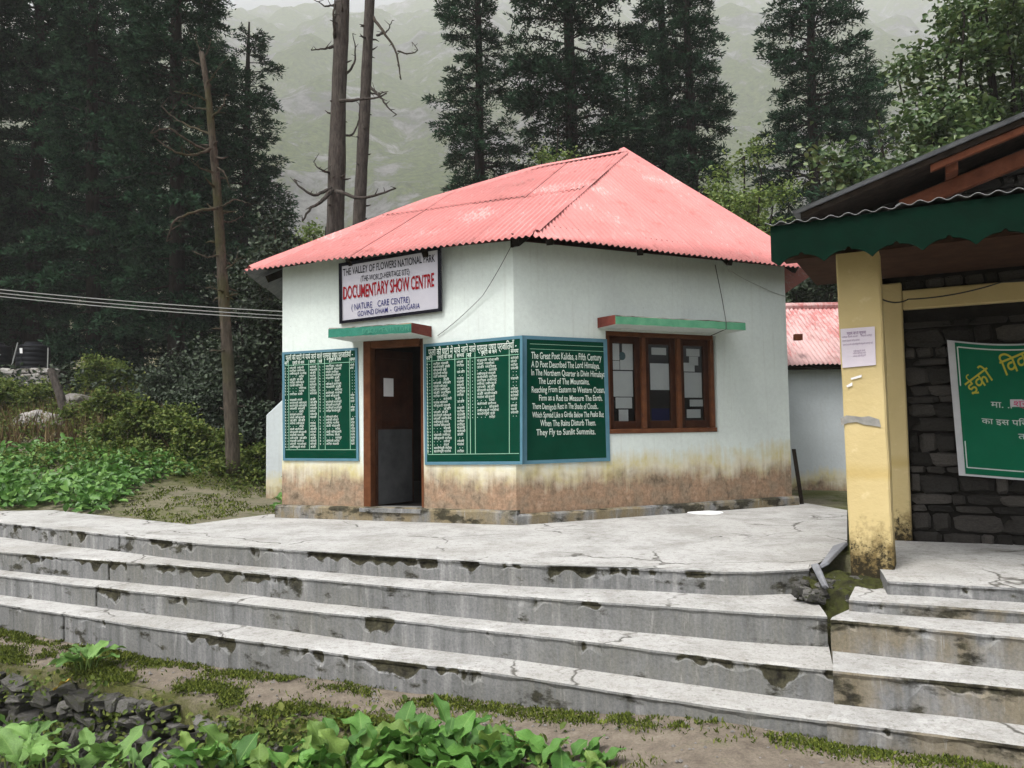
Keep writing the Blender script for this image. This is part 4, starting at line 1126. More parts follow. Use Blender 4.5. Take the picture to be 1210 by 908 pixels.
# ================================================================== shelter on the right
PB = onz(1006, 690, -0.10)[:2]                               # front-left foot of the yellow pillar
PVW = lambda a, i, z: V3(*(PB + PV_D * a - PV_N * i), z)   # a: along the front, i: inwards
def pv(x, y, i):
    p = onplane(x, y, [*(PB - PV_N * i), 0], [*PV_N, 0]); return float(np.dot(p[:2] - PB, PV_D)), float(p[2])
shel = empty('stone_shelter', (*PB, -0.1), 'dark stone shelter with yellow pillar and green scalloped eave board', 'building')
def pbox(m, a0, a1, i0, i1, z0, z1, mm=0): m.hexa([PVW(a0, i0, z0), PVW(a1, i0, z0), PVW(a1, i1, z0), PVW(a0, i1, z0), PVW(a0, i0, z1), PVW(a1, i0, z1), PVW(a1, i1, z1), PVW(a0, i1, z1)], mm)
def yellow_material():
    n = NT('yellow limewash with black mould'); x, y, z = n.sep()
    a = n.noise(3.2, 6, 0.65); f = n.noise(26, 5, 0.7); b = n.noise(9, 6, 0.7)
    col = n.ramp(n.noise(2.0, 4), [(0.3, (0.50, 0.395, 0.19)), (0.7, (0.57, 0.462, 0.24))])
    band = n.ramp(n.math('ADD', z, n.math('MULTIPLY', n.math('SUBTRACT', a, 0.5), 0.12)), [(0.74, 0), (0.78, 1), (0.80, 1), (0.88, 0)])
    col = n.mix(n.math('MULTIPLY', band, 0.35), col, (0.40, 0.27, 0.06))
    col = n.mix(n.ramp(b, [(0.60, 0), (0.70, 0.35)]), col, (0.72, 0.62, 0.38))
    zz = n.math('ADD', z, n.math('MULTIPLY', n.math('SUBTRACT', b, 0.5), 0.9))
    col = n.mix(n.ramp(zz, [(0.16, 0.9), (0.42, 0.0)]), col, (0.115, 0.080, 0.030))
    zz = n.math('ADD', z, n.math('MULTIPLY', n.math('SUBTRACT', f, 0.5), 1.1))
    col = n.mix(n.ramp(zz, [(0.10, 0.95), (0.28, 0.0)]), col, (0.020, 0.017, 0.010))
    n.bump(n.math('ADD', f, b), 0.35, 0.012); return n.done(col, 0.88)
MAT['yellow'] = yellow_material()
# pillar
m = MB(); PWD = 0.285; zt = 2.30
n_ = 26; vs = []
for k in range(n_ + 1):
    z = -0.13 + (zt + 0.13) * k / n_
    for a, i in ((0.012, 0), (PWD - 0.012, 0), (PWD, 0.012), (PWD, PWD - 0.012), (PWD - 0.012, PWD), (0.012, PWD), (0, PWD - 0.012), (0, 0.012)):
        lean = -0.022 * k / n_
        j = 0.006 * mnoise.noise(Vector((a * 9, i * 9, z * 3.5)))
        vs.append(PVW(a + j + lean, i + j, z))
fs = [[k * 8 + q, k * 8 + (q + 1) % 8, (k + 1) * 8 + (q + 1) % 8, (k + 1) * 8 + q] for k in range(n_) for q in range(8)]
m.add(vs, fs); m.build('pillar', MAT['yellow'], shel)
INW = 1.62
pa0, _ = pv(1037, 450, INW - 0.05); pa1, _ = pv(1070, 450, INW - 0.05)
m = MB(); pbox(m, pa0 - 0.25, pa1, INW - 0.06, INW + 0.24, 0.0, 2.30); m.build('pilaster', MAT['yellow'], shel, bevel=0.01)
_, bz0 = pv(1120, 362, INW - 0.04); _, bz1 = pv(1120, 339, INW - 0.04)
m = MB(); pbox(m, pa1 + 0.002, pa1 + 3.6, INW - 0.045, INW + 0.24, bz0, bz1); m.build('wall_beam', MAT['yellow'], shel, bevel=0.008)
m = MB(); pbox(m, -0.40, 3.9, 0.05, 0.19, 2.305, 2.37); m.build('porch_beam', MAT['scallop_brown'], shel)
# patch of grey repair on the pillar, scraps of paper
gb = Board(PVW(0, 0, 0), PVW(0, 0, 0), PVW(0, 0, 0), PVW(0, 0, 0))
def pil(x, y, off=0.007):
    p = onplane(x, y, [*(PB + PV_N * off), 0], [*PV_N, 0]); return p
m = MB(); r3 = random.Random(8)
up = [(993, 495), (1000, 491), (1010, 492), (1018, 493), (1027, 492), (1039, 496)]; lo = [(994, 503), (1002, 500), (1012, 499), (1021, 502), (1029, 503), (1041, 505)]
m.add([pil(*p, 0.009) for p in up] + [pil(*p, 0.009) for p in lo], [[i, i + 1, 7 + i, 6 + i] for i in range(5)]); m.build('cement_patch', simple('grey cement smear', (0.20, 0.20, 0.195), (0.32, 0.31, 0.28), 22, 0.9), shel)
m = MB(); m.quad(pil(1005, 447, .01), pil(1018, 443, .01), pil(1018, 446, .01), pil(1006, 449, .01)); m.quad(pil(1000, 456, .01), pil(1007, 452, .01), pil(1007, 456, .01), pil(1001, 458, .01)); m.build('paper_scrap', MAT['paper'], shel)
notice = Board(pil(993, 389, .012), pil(1033.5, 386, .012), pil(1035, 431.5, .012), pil(995.5, 435, .012), 0.002)
m = MB(); notice.slab(m, 0, 1, 0, 1, -0.003, 0.0); pn = m.build('paper_notice', MAT['paper_tint'], None); prop(pn, 'white paper notice pasted on the yellow pillar', 'notice')
m = MB()
notice.text(m, 'ग्राम सभा सूचना', 0.18, 0.75, 0.10, 0.17, 0, 2, 0.02, 0.62)
for v_, ua, ub in ((0.22, 0.04, 0.5), (0.22, 0.6, 0.92), (0.32, 0.04, 0.55), (0.42, 0.05, 0.93), (0.60, 0.35, 0.7), (0.66, 0.33, 0.72), (0.73, 0.34, 0.72)):
    notice.text(m, ' '.join(rw.choice(WORDS) for _ in range(max(2, int((ub - ua) * 8)))), ua, ub, v_ - 0.018, v_ + 0.018, 0, 2, 0.0, 0.62)
o = m.build('print', MAT['ink'], pn); o['kind'] = 'stuff'

# stone wall behind: every block its own piece
GI = 1.05
ga, gz = pv(946, 252, GI); gb_, gzb = pv(1210, 139, GI)
sl = (gzb - gz) / (gb_ - ga)
def rake(a): return gz + sl * (a - ga)
m = MB(); g0_, g1_ = pa0 - 0.2, pa1 + 3.0
m.hexa([PVW(g0_, INW + .04, -.02), PVW(g1_, INW + .04, -.02), PVW(g1_, INW + .3, -.02), PVW(g0_, INW + .3, -.02), PVW(g0_, INW + .04, rake(g0_) - .07), PVW(g1_, INW + .04, rake(g1_) - .07), PVW(g1_, INW + .3, rake(g1_) - .07), PVW(g0_, INW + .3, rake(g0_) - .07)]); swall = m.build('stone_wall', MAT['mortar'], shel)
BLK = [mat_copy(rock_mesh('stone', 70 + i, 0.30), MAT['stone_dark']) for i in range(6)]
r4 = random.Random(21); z = 0.0
rotz = math.atan2(PV_D[1], PV_D[0])
while z < 3.9:
    h = r4.choice((0.06, 0.09, 0.12, 0.16))
    if bz0 - 0.14 < z < bz1: z = bz1 + 0.01; continue
    if z < bz0 and z + h > bz0: h = bz0 - z - 0.004
    a = pa1 + 0.005 - r4.uniform(0, 0.1)
    lim = pa1 + (2.2 if z < 2.6 else 3.2)
    while a < lim:
        L = r4.choice((0.09, 0.14, 0.2, 0.27, 0.38))
        if a + L / 2 > pa1:
            x0 = max(a, pa1 + 0.004); Lw_ = a + L - x0
            if Lw_ > 0.05 and z + h < rake(x0) - 0.08:
                p = PVW(x0 + Lw_ / 2, INW + 0.05 + r4.uniform(-0.008, 0.014), z + h / 2)
                o = link('stone', BLK[r4.randrange(6)], swall, p - WORLD_LOC[shel.name])
                o.scale = (Lw_ * 0.97, 0.12, h * 0.94); o.rotation_euler = (0, r4.uniform(-0.02, 0.02), rotz)
        a += L + r4.uniform(0.004, 0.012)
    z += h + r4.uniform(0.004, 0.012)
    if z > 2.30 and z < 2.35: z = 2.36

# porch roof sheet and scalloped fascia
FO = -0.45
fa0, fz1 = pv(910, 268, FO); _, fz0 = pv(910, 316, FO)
fa0 = fa0
m = MB(); vs = []; N = 260; Ltot = 3.6
def scal(a):
    t = ((a - fa0 - 0.05) / 0.30) % 1.0
    # pointed drop between arches, small notch in the crown of each arch
    arch = 1 - abs(2 * t - 1) ** 2.6
    return 0.066 * arch + (0.018 if abs(t - 0.5) < 0.045 else 0)
for i in range(N + 1):
    a = fa0 + Ltot * i / N
    b = fz0 + scal(a)
    vs += [PVW(a, FO, b), PVW(a, FO, fz1), PVW(a, FO + 0.022, b), PVW(a, FO + 0.022, fz1)]
fs = []
for i in range(N):
    q = i * 4; w_ = q + 4
    fs += [[q, w_, w_ + 1, q + 1], [q + 2, q + 3, w_ + 3, w_ + 2], [q, q + 2, w_ + 2, w_], [q + 1, w_ + 1, w_ + 3, q + 3]]
fs += [[0, 1, 3, 2]]
m.add(vs, fs); m.build('fascia_board', MAT['fascia'], shel)
# ceiling boards of the porch
m = MB(); pbox(m, fa0 + 0.04, fa0 + 3.6, FO + 0.03, INW + 0.02, fz1 - 0.10, fz1 - 0.075); porch = m.build('porch_ceiling', MAT['scallop_brown'], shel)
eo = PVW(fa0 - 0.03, FO - 0.03, fz1 + 0.012); ee = V3(*PV_D, 0); es = unit(V3(*(-PV_N), 0.16))
corrugated(shel, eo, ee, es, [eo, eo + ee * 3.6, eo + ee * 3.6 + es * 2.12, eo + es * 2.12], [MAT['zinc_light'], MAT['zinc']], amp=0.011, pitch=0.108, spw=9, sheet_w=0.86, seed=9, jag=0.006)
# gable: raking roof with rafter boards
m = MB(); G0, G1 = ga, ga + 3.4
m.hexa([PVW(G0, GI, rake(G0) - 0.05), PVW(G1, GI, rake(G1) - 0.05), PVW(G1, 4.5, rake(G1) - 0.05), PVW(G0, 4.5, rake(G0) - 0.05), PVW(G0, GI, rake(G0)), PVW(G1, GI, rake(G1)), PVW(G1, 4.5, rake(G1)), PVW(G0, 4.5, rake(G0))])
groof = m.build('gable_roof', MAT['timber_dark'], shel)
def rk(m, a0, a1, i0, i1, d0, d1, mm=0): m.hexa([PVW(a0, i0, rake(a0) - d0), PVW(a1, i0, rake(a1) - d0), PVW(a1, i1, rake(a1) - d0), PVW(a0, i1, rake(a0) - d0), PVW(a0, i0, rake(a0) - d1), PVW(a1, i0, rake(a1) - d1), PVW(a1, i1, rake(a1) - d1), PVW(a0, i1, rake(a0) - d1)], mm)
ra, rz = pv(1062, 236, GI + 0.3)
m = MB(); rk(m, ra, G1, GI + 0.28, GI + 0.36, 0.30, 0.17); m.build('rafter', MAT['timber_red'], groof, bevel=0.006)
m = MB(); rk(m, ra + 0.25, G1, GI + 0.02, GI + 0.07, 0.11, 0.052); m.build('barge_board', MAT['timber_red'], groof, bevel=0.004)
for da in (0.36, 1.25, 2.1):
    m = MB(); rk(m, ra + da, ra + da + 0.09, GI + 0.08, INW + 0.1, 0.168, 0.052); m.build('purlin', MAT['timber_red'], groof, bevel=0.004)
go = PVW(ga - 0.05, GI - 0.06, rake(ga - 0.05) + 0.012); ge = V3(*(-PV_N), 0); gs = unit(V3(*PV_D, sl))
corrugated(groof, go, ge, gs, [go, go + ge * 3.4, go + ge * 3.4 + gs * 3.4, go + gs * 3.4], [MAT['zinc'], MAT['zinc']], seed=14)

# banner
bpx = [(1119, 402), (1222, 411), (1262, 415), (1262, 563), (1222, 563), (1133, 562)]
def bw(x, y, i=INW - 0.055): a, z = pv(x, y, i); return PVW(a, i, z)
BN = Board(bw(1119, 402), bw(1290, 396), bw(1290, 574), bw(1133, 562), 0.006)
def banner_grid(u0, u1, v0, v1, up, nu=30, nv=14):
    vs = []; 
    for j in range(nv + 1):
        for i in range(nu + 1):
            u = u0 + (u1 - u0) * i / nu; v_ = v0 + (v1 - v0) * j / nv
            rip = 0.008 * math.sin(u * 13 + v_ * 3) * v_ + 0.006 * mnoise.noise(Vector((u * 5, v_ * 4, 3)))
            sag = 0.045 * math.sin(math.pi * min(1, max(0, u * 1.0))) * (1 - v_) 
            vs.append(BN.at(u, v_ + sag, rip + up))
    fs = [[j * (nu + 1) + i, j * (nu + 1) + i + 1, (j + 1) * (nu + 1) + i + 1, (j + 1) * (nu + 1) + i] for j in range(nv) for i in range(nu)]
    return vs, fs
def bat(u, v_, up): 
    rip = 0.008 * math.sin(u * 13 + v_ * 3) * v_ + 0.006 * mnoise.noise(Vector((u * 5, v_ * 4, 3))); sag = 0.045 * math.sin(math.pi * min(1, max(0, u))) * (1 - v_)
    return BN.at(u, v_ + sag, rip + up)
m = MB(); m.add(*banner_grid(0, 1, 0, 1, 0.0), 0); banner = m.build('cloth_banner', MAT['cloth_white'], None, smooth=True); prop(banner, 'green cloth banner with yellow and white script on the stone wall', 'banner')
m = MB(); m.add(*banner_grid(0.055, 1.0, 0.012, 0.985, 0.003), 0); m.build('green_field', MAT['cloth_green'], banner, smooth=True)
def btext(m, txt, u0, u1, v0, v1, mm, rot=0.0, res=4, bold=0.006, cap=0.62):
    g, f = glyphs(txt, res, bold); x0, x1 = g[:, 0].min(), g[:, 0].max(); asp = 1.12
    out = []
    for p in g:
        X = (p[0] - x0) / (x1 - x0) * (u1 - u0); Y = (v0 - v1) * p[1] / cap
        xr = X * math.cos(rot) + Y * math.sin(rot) / asp; yr = Y * math.cos(rot) - X * math.sin(rot) * asp
        out.append(bat(u0 + xr, v1 + yr, 0.008))
    m.add(out, f, mm)
m = MB()
# positions read off the banner: 1119..1290 px wide, 402..568 px tall
bu = lambda x: (x - 1122) / 169.0
bv = lambda y: (y - 403) / 163.0
btext(m, 'ईको', bu(1148), bu(1184), bv(452), bv(468), 0, 0.62, bold=0.008)
btext(m, 'िवकास', bu(1190), bu(1250), bv(424), bv(442), 0, 0.36, bold=0.008)
btext(m, 'मा. ..', bu(1171), bu(1197), bv(474), bv(480.5), 1)
btext(m, 'का इस पिर', bu(1158), bu(1214), bv(495), bv(501), 1)
btext(m, 'तथा', bu(1203), bu(1225), bv(511), bv(517), 1)
o = m.build('lettering', [MAT['banner_yellow'], MAT['banner_white']], banner); o['kind'] = 'stuff'
m = MB()
q = lambda x0, x1, y0, y1, up=0.006: m.quad(bat(bu(x0), bv(y1), up), bat(bu(x1), bv(y1), up), bat(bu(x1), bv(y0), up), bat(bu(x0), bv(y0), up))
q(1195, 1250, 470, 479); m.build('name_strip', MAT['cloth_white'], banner)
m = MB(); btext(m, 'श्रम', bu(1199), bu(1225), bv(472), bv(478), 0); m.build('strip_lettering', MAT['banner_pink'], banner)
m = MB(); q(1133.5, 1135, 410, 556); 
for i in range(20):
    x0 = 1135 + i * 7.5; q(x0, x0 + 7.6, 409.5, 411); q(x0, x0 + 7.6, 555, 556.3)
m.build('border_line', MAT['banner_white'], banner)
wire('sagging_cable', [PVW(PWD * 0.9, 0.1, 1.96), PVW(pa1 + 0.05, INW - 0.1, bz1 - 0.09), PVW(pa1 + 0.75, INW - 0.10, bz0 + 0.16), PVW(pa1 + 2.2, INW - 0.10, bz1 + 0.04)], 0.006, 'dark cable looped along the yellow beam of the shelter', sag=0.03)

# ================================================================== far white building with pink roof, low wall on the left
Y1 = 12.7
fw0 = aty(915, 577, Y1); fw1 = aty(1010, 578, Y1)
fb_ = empty('rear_outbuilding', (fw0[0], Y1, -0.05), 'low grey-white outbuilding with pink tin roof behind the platform', 'building')
_, _, ez = aty(960, 431, Y1)
m = MB(); m.fbox(V3(fw0[0], Y1, -0.1), [4.6, 0, 0], [0, 3.0, 0], [0, 0, ez + 0.1]); m.build('wall', MAT['wall_far'], fb_)
e0 = V3(fw0[0] - 0.3, Y1 - 0.25, ez - 0.02); tp = aty(960, 364, Y1 + 1.5)
es = unit(V3(0, 1.75, tp[2] - ez + 0.02)); ln_ = 1.75 / es[1]
m = MB(); m.hexa([e0 + V3(0.1, 0.05, -0.08), e0 + V3(4.9, 0.05, -0.08), e0 + V3(4.9, 0, 0) + es * ln_ - V3(0, 0, .1), e0 + V3(.1, 0, 0) + es * ln_ - V3(0, 0, .1), e0 + V3(0.1, 0.05, -0.03), e0 + V3(4.9, 0.05, -0.03), e0 + V3(4.9, 0, 0) + es * ln_ - V3(0, 0, .05), e0 + V3(.1, 0, 0) + es * ln_ - V3(0, 0, .05)])
rf = m.build('roof', MAT['timber_dark'], fb_)
corrugated(rf, e0, V3(1, 0, 0), es, [e0, e0 + V3(5, 0, 0), e0 + V3(5, 0, 0) + es * ln_, e0 + es * ln_], [MAT['roof_far'], MAT['zinc']], seed=4, amp=0.012)
m = MB(); m.tube([e0 + es * ln_ + V3(0, 0, 0.03), e0 + V3(5, 0, 0) + es * ln_ + V3(0, 0, 0.03)], 0.07, 8); m.build('ridge_cap', MAT['roof_far'], rf)
m = MB(); bk_ = aty(940, 402, Y1 - 0.2); m.fbox(bk_, [0.12, 0, 0], [0, 0.1, 0], [0, 0, 0.1]); m.build('bracket', MAT['timber_red'], fb_)
Yl = 12.4
a = aty(314.5, 491, Yl); b = aty(345, 462, Yl)
m = MB(); m.hexa([V3(a[0], Yl, -0.3), V3(b[0], Yl, -0.3), V3(b[0], Yl + 0.25, -0.3), V3(a[0], Yl + 0.25, -0.3), V3(a[0], Yl, a[2]), V3(b[0], Yl, b[2]), V3(b[0], Yl + 0.25, b[2]), V3(a[0], Yl + 0.25, a[2])])
o = m.build('low_wall', MAT['wall_far'], None, bevel=0.01); prop(o, 'short whitewashed wall with sloping top beside the left end of the building', 'wall')

# ================================================================== dry-stone wall along the path
rwall = empty('retaining_wall', (*pw[5], -1.6), 'mossy dry-stone retaining wall below the path', 'wall')
RS = [mat_copy(rock_mesh('stone', 100 + i, 0.42), MAT['stone_moss']) for i in range(6)]
fr2, tt = poly_sample(np.array(pw[:11]), 200)
m = MB()
for i in range(199):
    a, b = fr2[i], fr2[i + 1]; m.quad([*(a + [0.03, 0.05]), -1.75], [*(b + [0.03, 0.05]), -1.75], [*(b + [0.03, 0.05]), -0.83], [*(a + [0.03, 0.05]), -0.83])
m.build('earth_core', MAT['earth_dark'], rwall)
r5 = random.Random(3); Lp = tt[-1]
z = -0.90
while z > -1.55:
    h = r5.choice((0.06, 0.09, 0.12, 0.17)); s = r5.uniform(0, 0.1)
    while s < Lp - 0.1:
        L = r5.choice((0.06, 0.10, 0.14, 0.22, 0.27)); k = min(198, int((s + L / 2) / Lp * 199)); p = fr2[k]; d = unit(fr2[k + 1] - fr2[k])
        out = np.array([d[1], -d[0]]); out = out if out[1] < 0 else -out
        if r5.random() < 0.86 and p[0] > -5.4:
            o = link('stone', RS[r5.randrange(6)], rwall, V3(*(p + out * r5.uniform(-0.05, 0.05)), z - h / 2 + r5.uniform(-.02, .02)) - WORLD_LOC[rwall.name])
            o.scale = (L, 0.2, h); o.rotation_euler = (r5.uniform(-.25, .25), r5.uniform(-.3, .3), math.atan2(d[1], d[0]) + r5.uniform(-.25, .25))
        s += L * 0.95
    z -= h * 0.92

# ================================================================== water tanks on their stone wall
YT = 23.5
t0 = aty(38, 437, YT)
tw = empty('tank_wall', (t0[0], YT - 0.5, g_h(t0[0], YT - 0.6)), 'dry-stone wall under the black water tanks', 'wall')
m = MB(); zt_ = t0[2]
m.fbox(V3(t0[0] - 3.2, YT - 0.55, 0.9), [4.1, 0, 0], [0, 1.9, 0], [0, 0, zt_ - 0.95]); m.build('fill', MAT['earth_dark'], tw)
SP = [mat_copy(rock_mesh('stone', 130 + i, 0.34), MAT['stone_pale']) for i in range(5)]
z = zt_ - 0.02
first = True
while z > 1.5:
    h = r5.uniform(0.12, 0.24); x = t0[0] - 3.2
    while x < t0[0] + 0.95:
        L = r5.uniform(0.18, 0.5)
        o = link('stone', SP[r5.randrange(5)], tw, V3(x + L / 2, YT - 0.6 + r5.uniform(-.05, .05), z - h / 2) - WORLD_LOC[tw.name])
        o.scale = (L, 0.3, h); o.rotation_euler = (r5.uniform(-.15, .15), r5.uniform(-.12, .12), r5.uniform(-.2, .2)); x += L
    z -= h * 0.96
def tank(px, rad, label, text):
    c = aty(px, 437, YT + 0.35); base = V3(c[0], c[1], zt_ - 0.03)
    t_ = empty('water_tank', base, label, 'water tank', 'black water tanks on the stone wall')
    hh = 0.72; prof = [(0.01, 0), (rad, 0)]
    for k in range(5):
        z0 = hh * k / 5; z1 = hh * (k + 1) / 5
        prof += [(rad, z0 + 0.02), (rad, z1 - 0.03), (rad - 0.018, z1 - 0.015), (rad - 0.018, z1)]
    prof += [(rad, hh + 0.01), (rad * 0.96, hh + 0.06), (rad * 0.55, hh + 0.12), (0.24, hh + 0.13)]
    m = MB(); m.lathe(base, prof); m.build('body', MAT['tank'], t_, smooth=True)
    m = MB(); m.lathe(base + V3(0, 0, hh + 0.13), [(0.24, -0.02), (0.25, 0.03), (0.22, 0.06), (0.01, 0.07)], 20); m.build('lid', MAT['tank'], t_, smooth=True)
    if text:
        g, f = glyphs(text, 2, 0.02); x0, x1 = g[:, 0].min(), g[:, 0].max(); m = MB()
        out = []
        for p in g:
            th = -math.pi / 2 + 0.15 + (p[0] - x0) / (x1 - x0) * 0.75; out.append(base + V3((rad + 0.006) * math.cos(th), (rad + 0.006) * math.sin(th), 0.50 + p[1] * 0.14))
        m.add(out, f); m.build('lettering', MAT['tank_mark'], t_)
    else:
        m = MB(); th = -math.pi / 2 - 0.12; q = base + V3(rad * math.cos(th), rad * math.sin(th) - 0.02, 0)
        m.tube([q + V3(0, 0, hh + 0.08), q + V3(0, -0.02, 0.4), q + V3(0.02, -0.1, -0.35)], 0.014, 6); m.build('pipe', MAT['tank'], t_)
        m = MB(); m.quad(q + V3(-0.03, -0.03, 0.52), q + V3(0.05, -0.03, 0.52), q + V3(0.04, -0.03, 0.68), q + V3(-0.05, -0.03, 0.68)); m.build('tag', MAT['tank_mark'], t_)
    return t_
tank(39, 0.47, 'round black water tank with white tag, right one on the stone wall', None)
tank(-6, 0.47, 'black water tank with white lettering, cut by the left edge of the picture', 'TULL')
for k, (x, y, lab) in enumerate(((20, 405, 'thin tilted pole left of the black water tank'), (56, 411, 'thin upright pole right of the black water tank'))):
    a = aty(x + (-8 if k == 0 else 0), y + 32, YT - 0.1); b = aty(x + 1, y, YT - 0.1); m = MB(); m.tube([a - V3(0, 0, 0.1), b], 0.018, 6); o = m.build('thin_pole', MAT['wire_pale'], None); prop(o, lab, 'pole')
# leaning wooden post on the slope, rocks
pb0 = aty(80, 508, 17.0); pb1 = aty(60, 437, 17.3); m = MB(); m.tube([pb0, (pb0 + pb1) / 2 + V3(0.04, 0, 0.03), pb1], [0.10, 0.095, 0.08], 8); o = m.build('leaning_post', MAT['bark'], None); prop(o, 'weathered grey post leaning on the slope below the tanks', 'post')
def boulder(px, py, Y, s, label, seed, mat='stone_pale'):
    bm = bmesh.new(); bmesh.ops.create_icosphere(bm, subdivisions=3, radius=1.0)
    for v in bm.verts:
        n_ = 0.30 * mnoise.noise(v.co * 1.3 + Vector((seed, 0, 0))) + 0.12 * mnoise.noise(v.co * 3.1 + Vector((0, seed, 0))); v.co *= 1 + n_
        v.co = Vector((v.co.x * s[0], v.co.y * s[1], max(v.co.z, -0.4) * s[2]))
    me = bpy.data.meshes.new('boulder'); bm.to_mesh(me); bm.free(); me.materials.append(MAT[mat])
    o = link('boulder', me, None, aty(px, py, Y)); prop(o, label, 'rock', 'pale rocks on the slope'); return o
boulder(45, 502, 17.2, (0.62, 0.5, 0.30), 'large pale boulder left of the leaning post', 1.0)
boulder(92, 476, 19.5, (0.42, 0.4, 0.22), 'smaller pale boulder up the slope right of the leaning post', 6.0)
boulder(152, 497, 18.5, (0.35, 0.3, 0.14), 'low pale rock half hidden in dry grass mid slope', 9.0)
# overhead cables on the left
for k, (ya, yb, lab) in enumerate(((338, 367, 'top one of three pale overhead cables left of the building'), (342, 372, 'middle one of three pale overhead cables left of the building'), (346, 376, 'lowest of three pale overhead cables left of the building'))):
    a = aty(-120, ya - 9, 11.0 + 0.2 * k); b = aty(371, yb + 3, 12.2); b = V3(b[0], b[1], b[2])
    wire('overhead_cable', [a, b], 0.008, lab, 'wire_pale', 0.06, 40, 'overhead cables')
# ================================================================== vegetation
rng = np.random.default_rng(7)
def perp(D):
    a = rng.normal(size=D.shape); a -= D * np.sum(a * D, 1)[:, None]; return a / (np.linalg.norm(a, axis=1)[:, None] + 1e-9)
def blades(P, D, length, width, curve=0.0):
    """one tapered quad per point"""
    W = perp(D); L = length[:, None]; w = width[:, None] * 0.5
    a = P - W * w * 0.5; b = P + W * w * 0.5; mid = P + D * L * 0.55; tip = P + D * L
    v = np.stack([a, b, mid + W * w, tip, mid - W * w], 1).reshape(-1, 3)
    n = len(P); i = np.arange(n)[:, None] * 5
    return v, np.concatenate([i + 0, i + 1, i + 2, i + 3, i + 4], 1)
def needles(P, D, length, width):
    W = perp(D); L = length[:, None]; w = width[:, None] * 0.5; mid = P + D * L * 0.5
    v = np.stack([P, mid + W * w, P + D * L, mid - W * w], 1).reshape(-1, 3); i = np.arange(len(P))[:, None] * 4
    return v, np.concatenate([i, i + 1, i + 2, i + 3], 1)
def leaves(P, N, size, asp=0.7, fold=0.15):
    """six-cornered leaf lying in the plane with normal N"""
    D = perp(N); W = np.cross(N, D); s = size[:, None]
    pts = [P, P + D * s * 0.35 + W * s * asp * 0.5 + N * s * fold, P + D * s * 0.75 + W * s * asp * 0.36 + N * s * fold * 0.8, P + D * s - N * s * fold * 0.6, P + D * s * 0.75 - W * s * asp * 0.36 + N * s * fold * 0.8, P + D * s * 0.35 - W * s * asp * 0.5 + N * s * fold]
    v = np.stack(pts, 1).reshape(-1, 3); n = len(P); i = np.arange(n)[:, None] * 6
    f = np.concatenate([np.concatenate([i, i + 1, i + 2, i + 3], 1), np.concatenate([i, i + 3, i + 4, i + 5], 1)])
    return v, f
TRI = []
